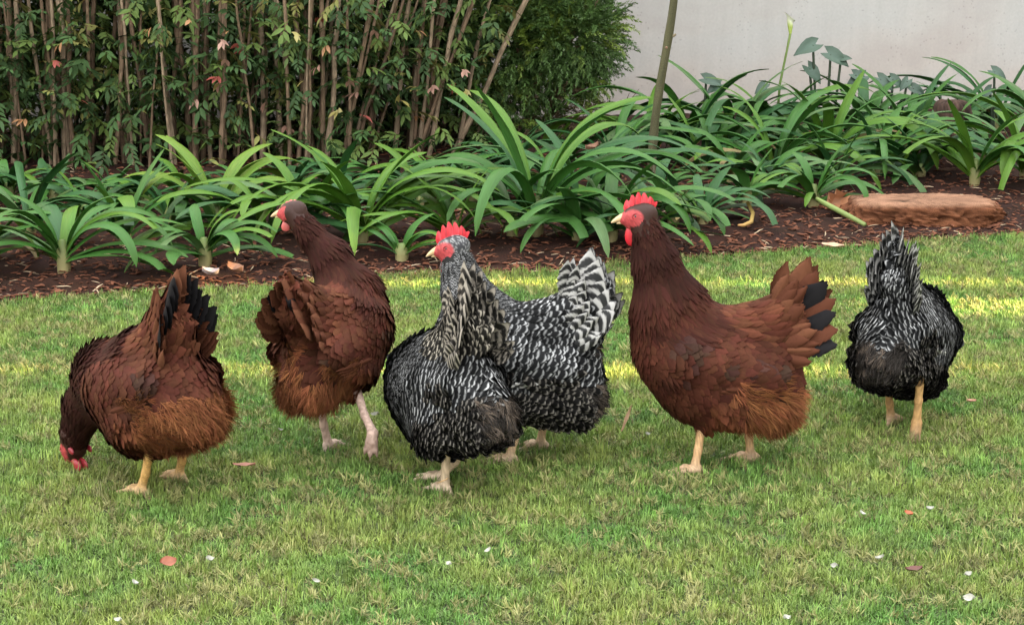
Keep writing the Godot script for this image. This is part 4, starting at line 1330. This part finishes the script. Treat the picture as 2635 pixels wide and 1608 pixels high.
		match region:
			"neck":
				kind = "lance"
				var up := clampf((p.distance_to(hc) - 0.02) / 0.12, 0.0, 1.0)
				ln = lerpf(0.016, 0.036, up)
				wd = lerpf(0.0055, 0.0095, up)
			"breast":
				ln = 0.026
				wd = 0.021
			"wing":
				ln = 0.030
				wd = 0.023
			"saddle":
				ln = 0.036
				wd = 0.017
			"rump":
				ln = 0.032
				wd = 0.019
			"under":
				kind = "tuft" if red and nn.y < -0.25 else "round"
				ln = 0.030
				wd = 0.019
			"fluff", "thigh":
				var back: float = (turn.inverse() * nn).x
				kind = "tuft" if (region == "fluff" and (red or back < rng.randf_range(-0.75, -0.45))) or (red and rng.randf() < 0.5) else "round"
				ln = 0.030 if region == "fluff" else 0.022
				wd = ln if kind == "tuft" else 0.014
				tilt = rng.randf_range(0.15, 0.55)
		if kind == "tuft": wd = ln
		var s := rng.randf_range(0.85, 1.15)
		var d2 := (f * cos(tilt) + nn * sin(tilt)).normalized()
		var z := d2.cross(nn).normalized()
		var y := z.cross(d2)
		var bas := Basis(d2 * ln * s, y * ln * s, z * wd * s)
		var c: Color
		var j := rng.randf_range(0.84, 1.16) if red else rng.randf_range(0.85, 1.1)
		if red:
			c = body_c
			match region:
				"neck": c = neck_c.lerp(body_c, smoothstep(0.09, 0.17, p.distance_to(hc)) * (0.6 if h.seed != 11 else 0.1))
				"saddle", "rump": c = Color(0.078, 0.0250, 0.0138)
				"wing": c = Color(0.056, 0.0178, 0.0110)
				"fluff", "under": c = Color(0.172, 0.062, 0.0265)
				"thigh": c = Color(0.090, 0.029, 0.0140)
			if region == "under": c = Color(0.070, 0.0225, 0.0125)
			var cloud := noise.get_noise_3d(p.x * 16.0 + h.seed, p.y * 16.0, p.z * 16.0)
			c = c * (1.0 + 0.7 * cloud)
			if region == "wing" and cloud < -0.12: c = c.lerp(Color(0.035, 0.022, 0.018), 0.5)
			if rng.randf() < 0.06: c = c * 1.3
			c = Color(c.r, c.g * rng.randf_range(0.9, 1.15), c.b) * j
		else:
			c = Color(0.80, 0.82, 0.86) * (0.95 + 1.0 * noise.get_noise_3d(p.x * 22.0 + h.seed, p.y * 22.0, p.z * 22.0))
			if kind == "tuft":
				c = Color(0.040, 0.034, 0.030)
				if noise.get_noise_3d(p.x * 26.0 + h.seed, p.y * 26.0, p.z * 26.0) + rng.randf_range(-0.25, 0.25) > 0.12: c = Color(0.13, 0.10, 0.078)
			elif h.has("warm") and (region == "saddle" or region == "rump" or region == "under"): c = Color(0.85, 0.78, 0.67)
			elif region == "thigh" or region == "fluff": c = Color(0.42, 0.39, 0.36)
			elif region == "breast": c = c * (0.55 if h.has("warm") else 0.85)
			elif region == "neck": c = c * (0.75 if p.distance_to(hc) < 0.07 else 0.5)
			c = c * (j if red or rng.randf() < 0.72 else j * 0.4)
		var bin: String = kind if kind == "tuft" else ("red_" if red else "bar_") + kind
		var pick: int = rng.randi() % 3
		var name_of := "%s/%d/%s" % [bin, pick, "neck" if region == "neck" else ("down" if kind == "tuft" else "body")]
		if not lists.has(name_of):
			lists[name_of] = []
			tints[name_of] = []
		lists[name_of].append(Transform3D(bas, p - nn * minf(0.0055, 0.3 * maxf(p.distance_to(hc) - 0.02, 0.0) + 0.001)))
		tints[name_of].append(c)
	var fm := mat("feather_red" if red else "feather_barred", 0.78, 0.18, Color(0.04, 0.02, 0.01) if red else Color(0.03, 0.03, 0.03))
	var names := lists.keys()
	names.sort()
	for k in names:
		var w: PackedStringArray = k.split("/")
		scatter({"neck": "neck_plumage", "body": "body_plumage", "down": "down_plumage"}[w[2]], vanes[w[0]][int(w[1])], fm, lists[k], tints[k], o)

	# ---------------- tail, wings
	var base: Vector3 = T.call(Vector3(-0.095, 0.275, 0))
	var mean: float = deg_to_rad(h.tail_up)
	var dark := mat("tail_dark", 0.75, 0.2)
	dark.albedo_color = Color(0.011, 0.010, 0.011).linear_to_srgb()
	var brown := mat("tail_brown", 0.8, 0.15)
	brown.albedo_color = Color(0.082, 0.029, 0.0165).linear_to_srgb()
	var brown2 := mat("tail_tan", 0.8, 0.15)
	brown2.albedo_color = Color(0.118, 0.046, 0.025).linear_to_srgb()
	var bar := mat("tail_barred", 0.55, 0.4)
	var barw := mat("tail_barred_warm", 0.55, 0.4)
	barw.albedo_color = Color(0.82, 0.75, 0.66).linear_to_srgb()
	for s in [-1.0, 1.0]:
		for k in 7:
			var t := k / 6.0
			var a: float = mean + h.tail_open * (0.55 - 1.55 * t) + rng.randf_range(-0.04, 0.04)
			var d := Vector3(-cos(a), sin(a), s * (0.10 + (0.36 if red and h.seed != 12 else 0.22) * t)).normalized()
			var side := Vector3(0.0, 0.35 + 0.3 * t, s).normalized()
			side = (side - d * side.dot(d)).normalized()
			var z := d.cross(side)
			var ln := rng.randf_range(0.090, 0.100) * (1.0 - 0.12 * t) * (0.86 if h.seed == 12 else 1.0)
			var wd := rng.randf_range(0.040, 0.048)
			var b := Basis(d * ln, side * ln * 0.8, z * wd)
			var m: Material = bar if not h.has("warm") else barw
			if red: m = dark if k > 0 and (h.seed == 11 or (h.seed == 15 and k % 2 == 0) or (h.seed == 12 and k == 2)) else (brown if k % 2 else brown2)
			part("tail_feather", vanes["red_tail" if red else "bar_tail"][rng.randi() % 4], m, o, Transform3D(b, base + Vector3(-0.004, -0.008 * k, s * (0.004 + 0.0035 * k))))
		for k in 22:
			# coverts laid over the tail's root
			var t := k / 21.0
			var a: float = mean + h.tail_open * (0.6 - 1.7 * t) - 0.1 + rng.randf_range(-0.15, 0.15)
			var d := Vector3(-cos(a), sin(a), s * (0.20 + 0.15 * t)).normalized()
			var side := Vector3(0.05 if red else rng.randf_range(-0.7, 0.2), 0.3, s).normalized()
			side = (side - d * side.dot(d)).normalized()
			var z := d.cross(side)
			var ln := rng.randf_range(0.048, 0.074)
			var wd := rng.randf_range(0.019, 0.028)
			var p: Vector3 = T.call(Vector3(-0.070 - 0.012 * (k % 2), 0.285 - 0.085 * t, s * (0.016 + 0.022 * t)))
			var m: Material = (brown if k % 3 else brown2) if red else (bar if not h.has("warm") else barw)
			part("tail_covert", vanes["red_tail" if red else "bar_tail"][rng.randi() % 4], m, o, Transform3D(Basis(d * ln, side * ln, z * wd), p))
		for k in 5:
			# flight feathers showing along the lower edge of the folded wing
			var t := k / 4.0
			var d: Vector3 = D.call(Vector3(-1, 0.02 - 0.10 * (1.0 - t), s * -0.16))
			var side: Vector3 = D.call(Vector3(0, 0.15, s))
			side = (side - d * side.dot(d)).normalized()
			var z := d.cross(side)
			var p: Vector3 = T.call(Vector3(0.030 - 0.008 * k, 0.137 + 0.0040 * k, s * lat * (0.099 + 0.0006 * k)))
			var m: Material = (brown if k != 1 else brown2) if red else (bar if not h.has("warm") else barw)
			part("wing_feather", vanes["red_flight" if red else "bar_flight"][0], m, o, Transform3D(Basis(d * 0.098, side * 0.098, z * 0.013), p))

	# ---------------- comb, wattles, beak, eyes
	var flesh := mat("comb_flesh", 0.42, 0.5)
	var fc := Color(0.48, 0.014, 0.026) if h.seed > 12 else (Color(0.46, 0.10, 0.09) if h.seed == 12 else Color(0.40, 0.03, 0.04))
	var cs := Shape.new()
	var big: float = h.comb
	var cols := 40
	for sd in [-1.0, 1.0]:
		var pts := []
		var cc := []
		for q in cols + 1:
			var u := q / float(cols)
			var bx := lerpf(0.024, -0.024, u)
			var by := 0.0065 + 0.0125 * sin(PI * clampf(u * 0.8 + 0.08, 0, 1))
			var tooth := absf(sin(u * PI * 5.5))
			var hh := big * 0.022 * (0.35 + 0.65 * sin(PI * clampf(u * 0.85 + 0.12, 0, 1))) * (0.55 + 0.45 * pow(tooth, 0.8))
			for r in 5:
				var t := r / 4.0
				var thick := 0.0042 * pow(1.0 - t, 0.6) * minf(1.0, sin(PI * clampf(u * 0.96 + 0.02, 0, 1)) * 2.5) + 0.0006 * (1.0 if r < 4 else 0.0)
				pts.append(L.call(bx - 0.010 * t * (u - 0.2) * big, by - 0.004 + (hh + 0.004) * t, sd * thick * (1.0 + 0.5 * noise.get_noise_2d(u * 9.0 + sd, t * 4.0)) + 0.0015 * sin(u * 14.0) * t))
				cc.append(fc * (0.9 + 0.7 * noise.get_noise_2d(q * 3.0, r * 4.0)))
		cs.grid(pts, cc, 5)
	part("comb", done(cs), flesh, o)
	for sd in [-1.0, 1.0]:
		var ws := Shape.new()
		var pts := []
		var cc := []
		for r in 9:
			var th := PI * r / 8.0
			for q in 11:
				var ph := TAU * q / 10.0
				var d := Vector3(sin(th) * cos(ph), cos(th), sin(th) * sin(ph))
				var drop := 0.0175 * (0.55 + 0.45 * minf(big, 1.1))
				pts.append(L.call(0.017 + d.x * 0.0092 * (1.0 - 0.3 * d.y), -0.021 - drop * 0.55 + d.y * drop, sd * 0.0065 + d.z * 0.0042))
				cc.append(fc * (0.85 + 0.2 * d.x))
		ws.grid(pts, cc, 11)
		part("wattle", done(ws), flesh, o)
		var es := Shape.new()
		pts = []
		cc = []
		for r in 10:
			var th := PI * r / 9.0
			for q in 11:
				var ph := TAU * q / 10.0
				var d := Vector3(sin(th) * cos(ph), sin(th) * sin(ph), cos(th))
				pts.append(L.call(0.0075 + d.x * 0.0048, 0.0030 + d.y * 0.0048, sd * (0.0163 + d.z * 0.0040)))
				cc.append(Color(0.004, 0.003, 0.003) if d.z > 0.76 else Color(0.42, 0.14, 0.025))
		es.grid(pts, cc, 11)
		part("eye", done(es), mat("eye_gloss", 0.1, 0.6), o)
		var rs := Shape.new()
		var ring := []
		for q in 13: ring.append(L.call(0.0075 + cos(TAU * q / 12.0) * 0.0058, 0.0030 + sin(TAU * q / 12.0) * 0.0050, sd * 0.0182))
		var rr := []
		for q in 13: rr.append(0.0014 * size)
		rs.tube(ring, rr, 6, fc * 0.45)
		part("eyelid", done(rs), flesh, o)
		var ls := Shape.new()
		pts = []
		cc = []
		for r in 7:
			var th := PI * r / 6.0
			for q in 9:
				var ph := TAU * q / 8.0
				pts.append(L.call(-0.006 + sin(th) * cos(ph) * 0.006, -0.020 + cos(th) * 0.009, sd * 0.0180 + sin(th) * sin(ph) * 0.003))
				cc.append(fc * 0.5 if h.seed != 15 else Color(0.10, 0.05, 0.035))
		ls.grid(pts, cc, 9)
		part("earlobe", done(ls), flesh, o)
	for e in [[0.0, 0.0088, 0.048, -0.0070], [-0.0068, 0.0066, 0.039, -0.0092]]:
		var bs := Shape.new()
		var path := []
		var r2 := []
		for q in 7:
			var t := q / 6.0
			path.append(L.call(lerpf(0.018, e[2], t), e[0] + lerpf(0.001, e[3] - e[0], t * t), 0))
			r2.append((e[1] * pow(1.0 - t, 0.75) + 0.0008) * size)
		bs.tube(path, r2, 9, Color(0.42, 0.22, 0.10), Color(0.62, 0.46, 0.26))
		part("beak", done(bs), mat("beak_horn", 0.35, 0.5), o)
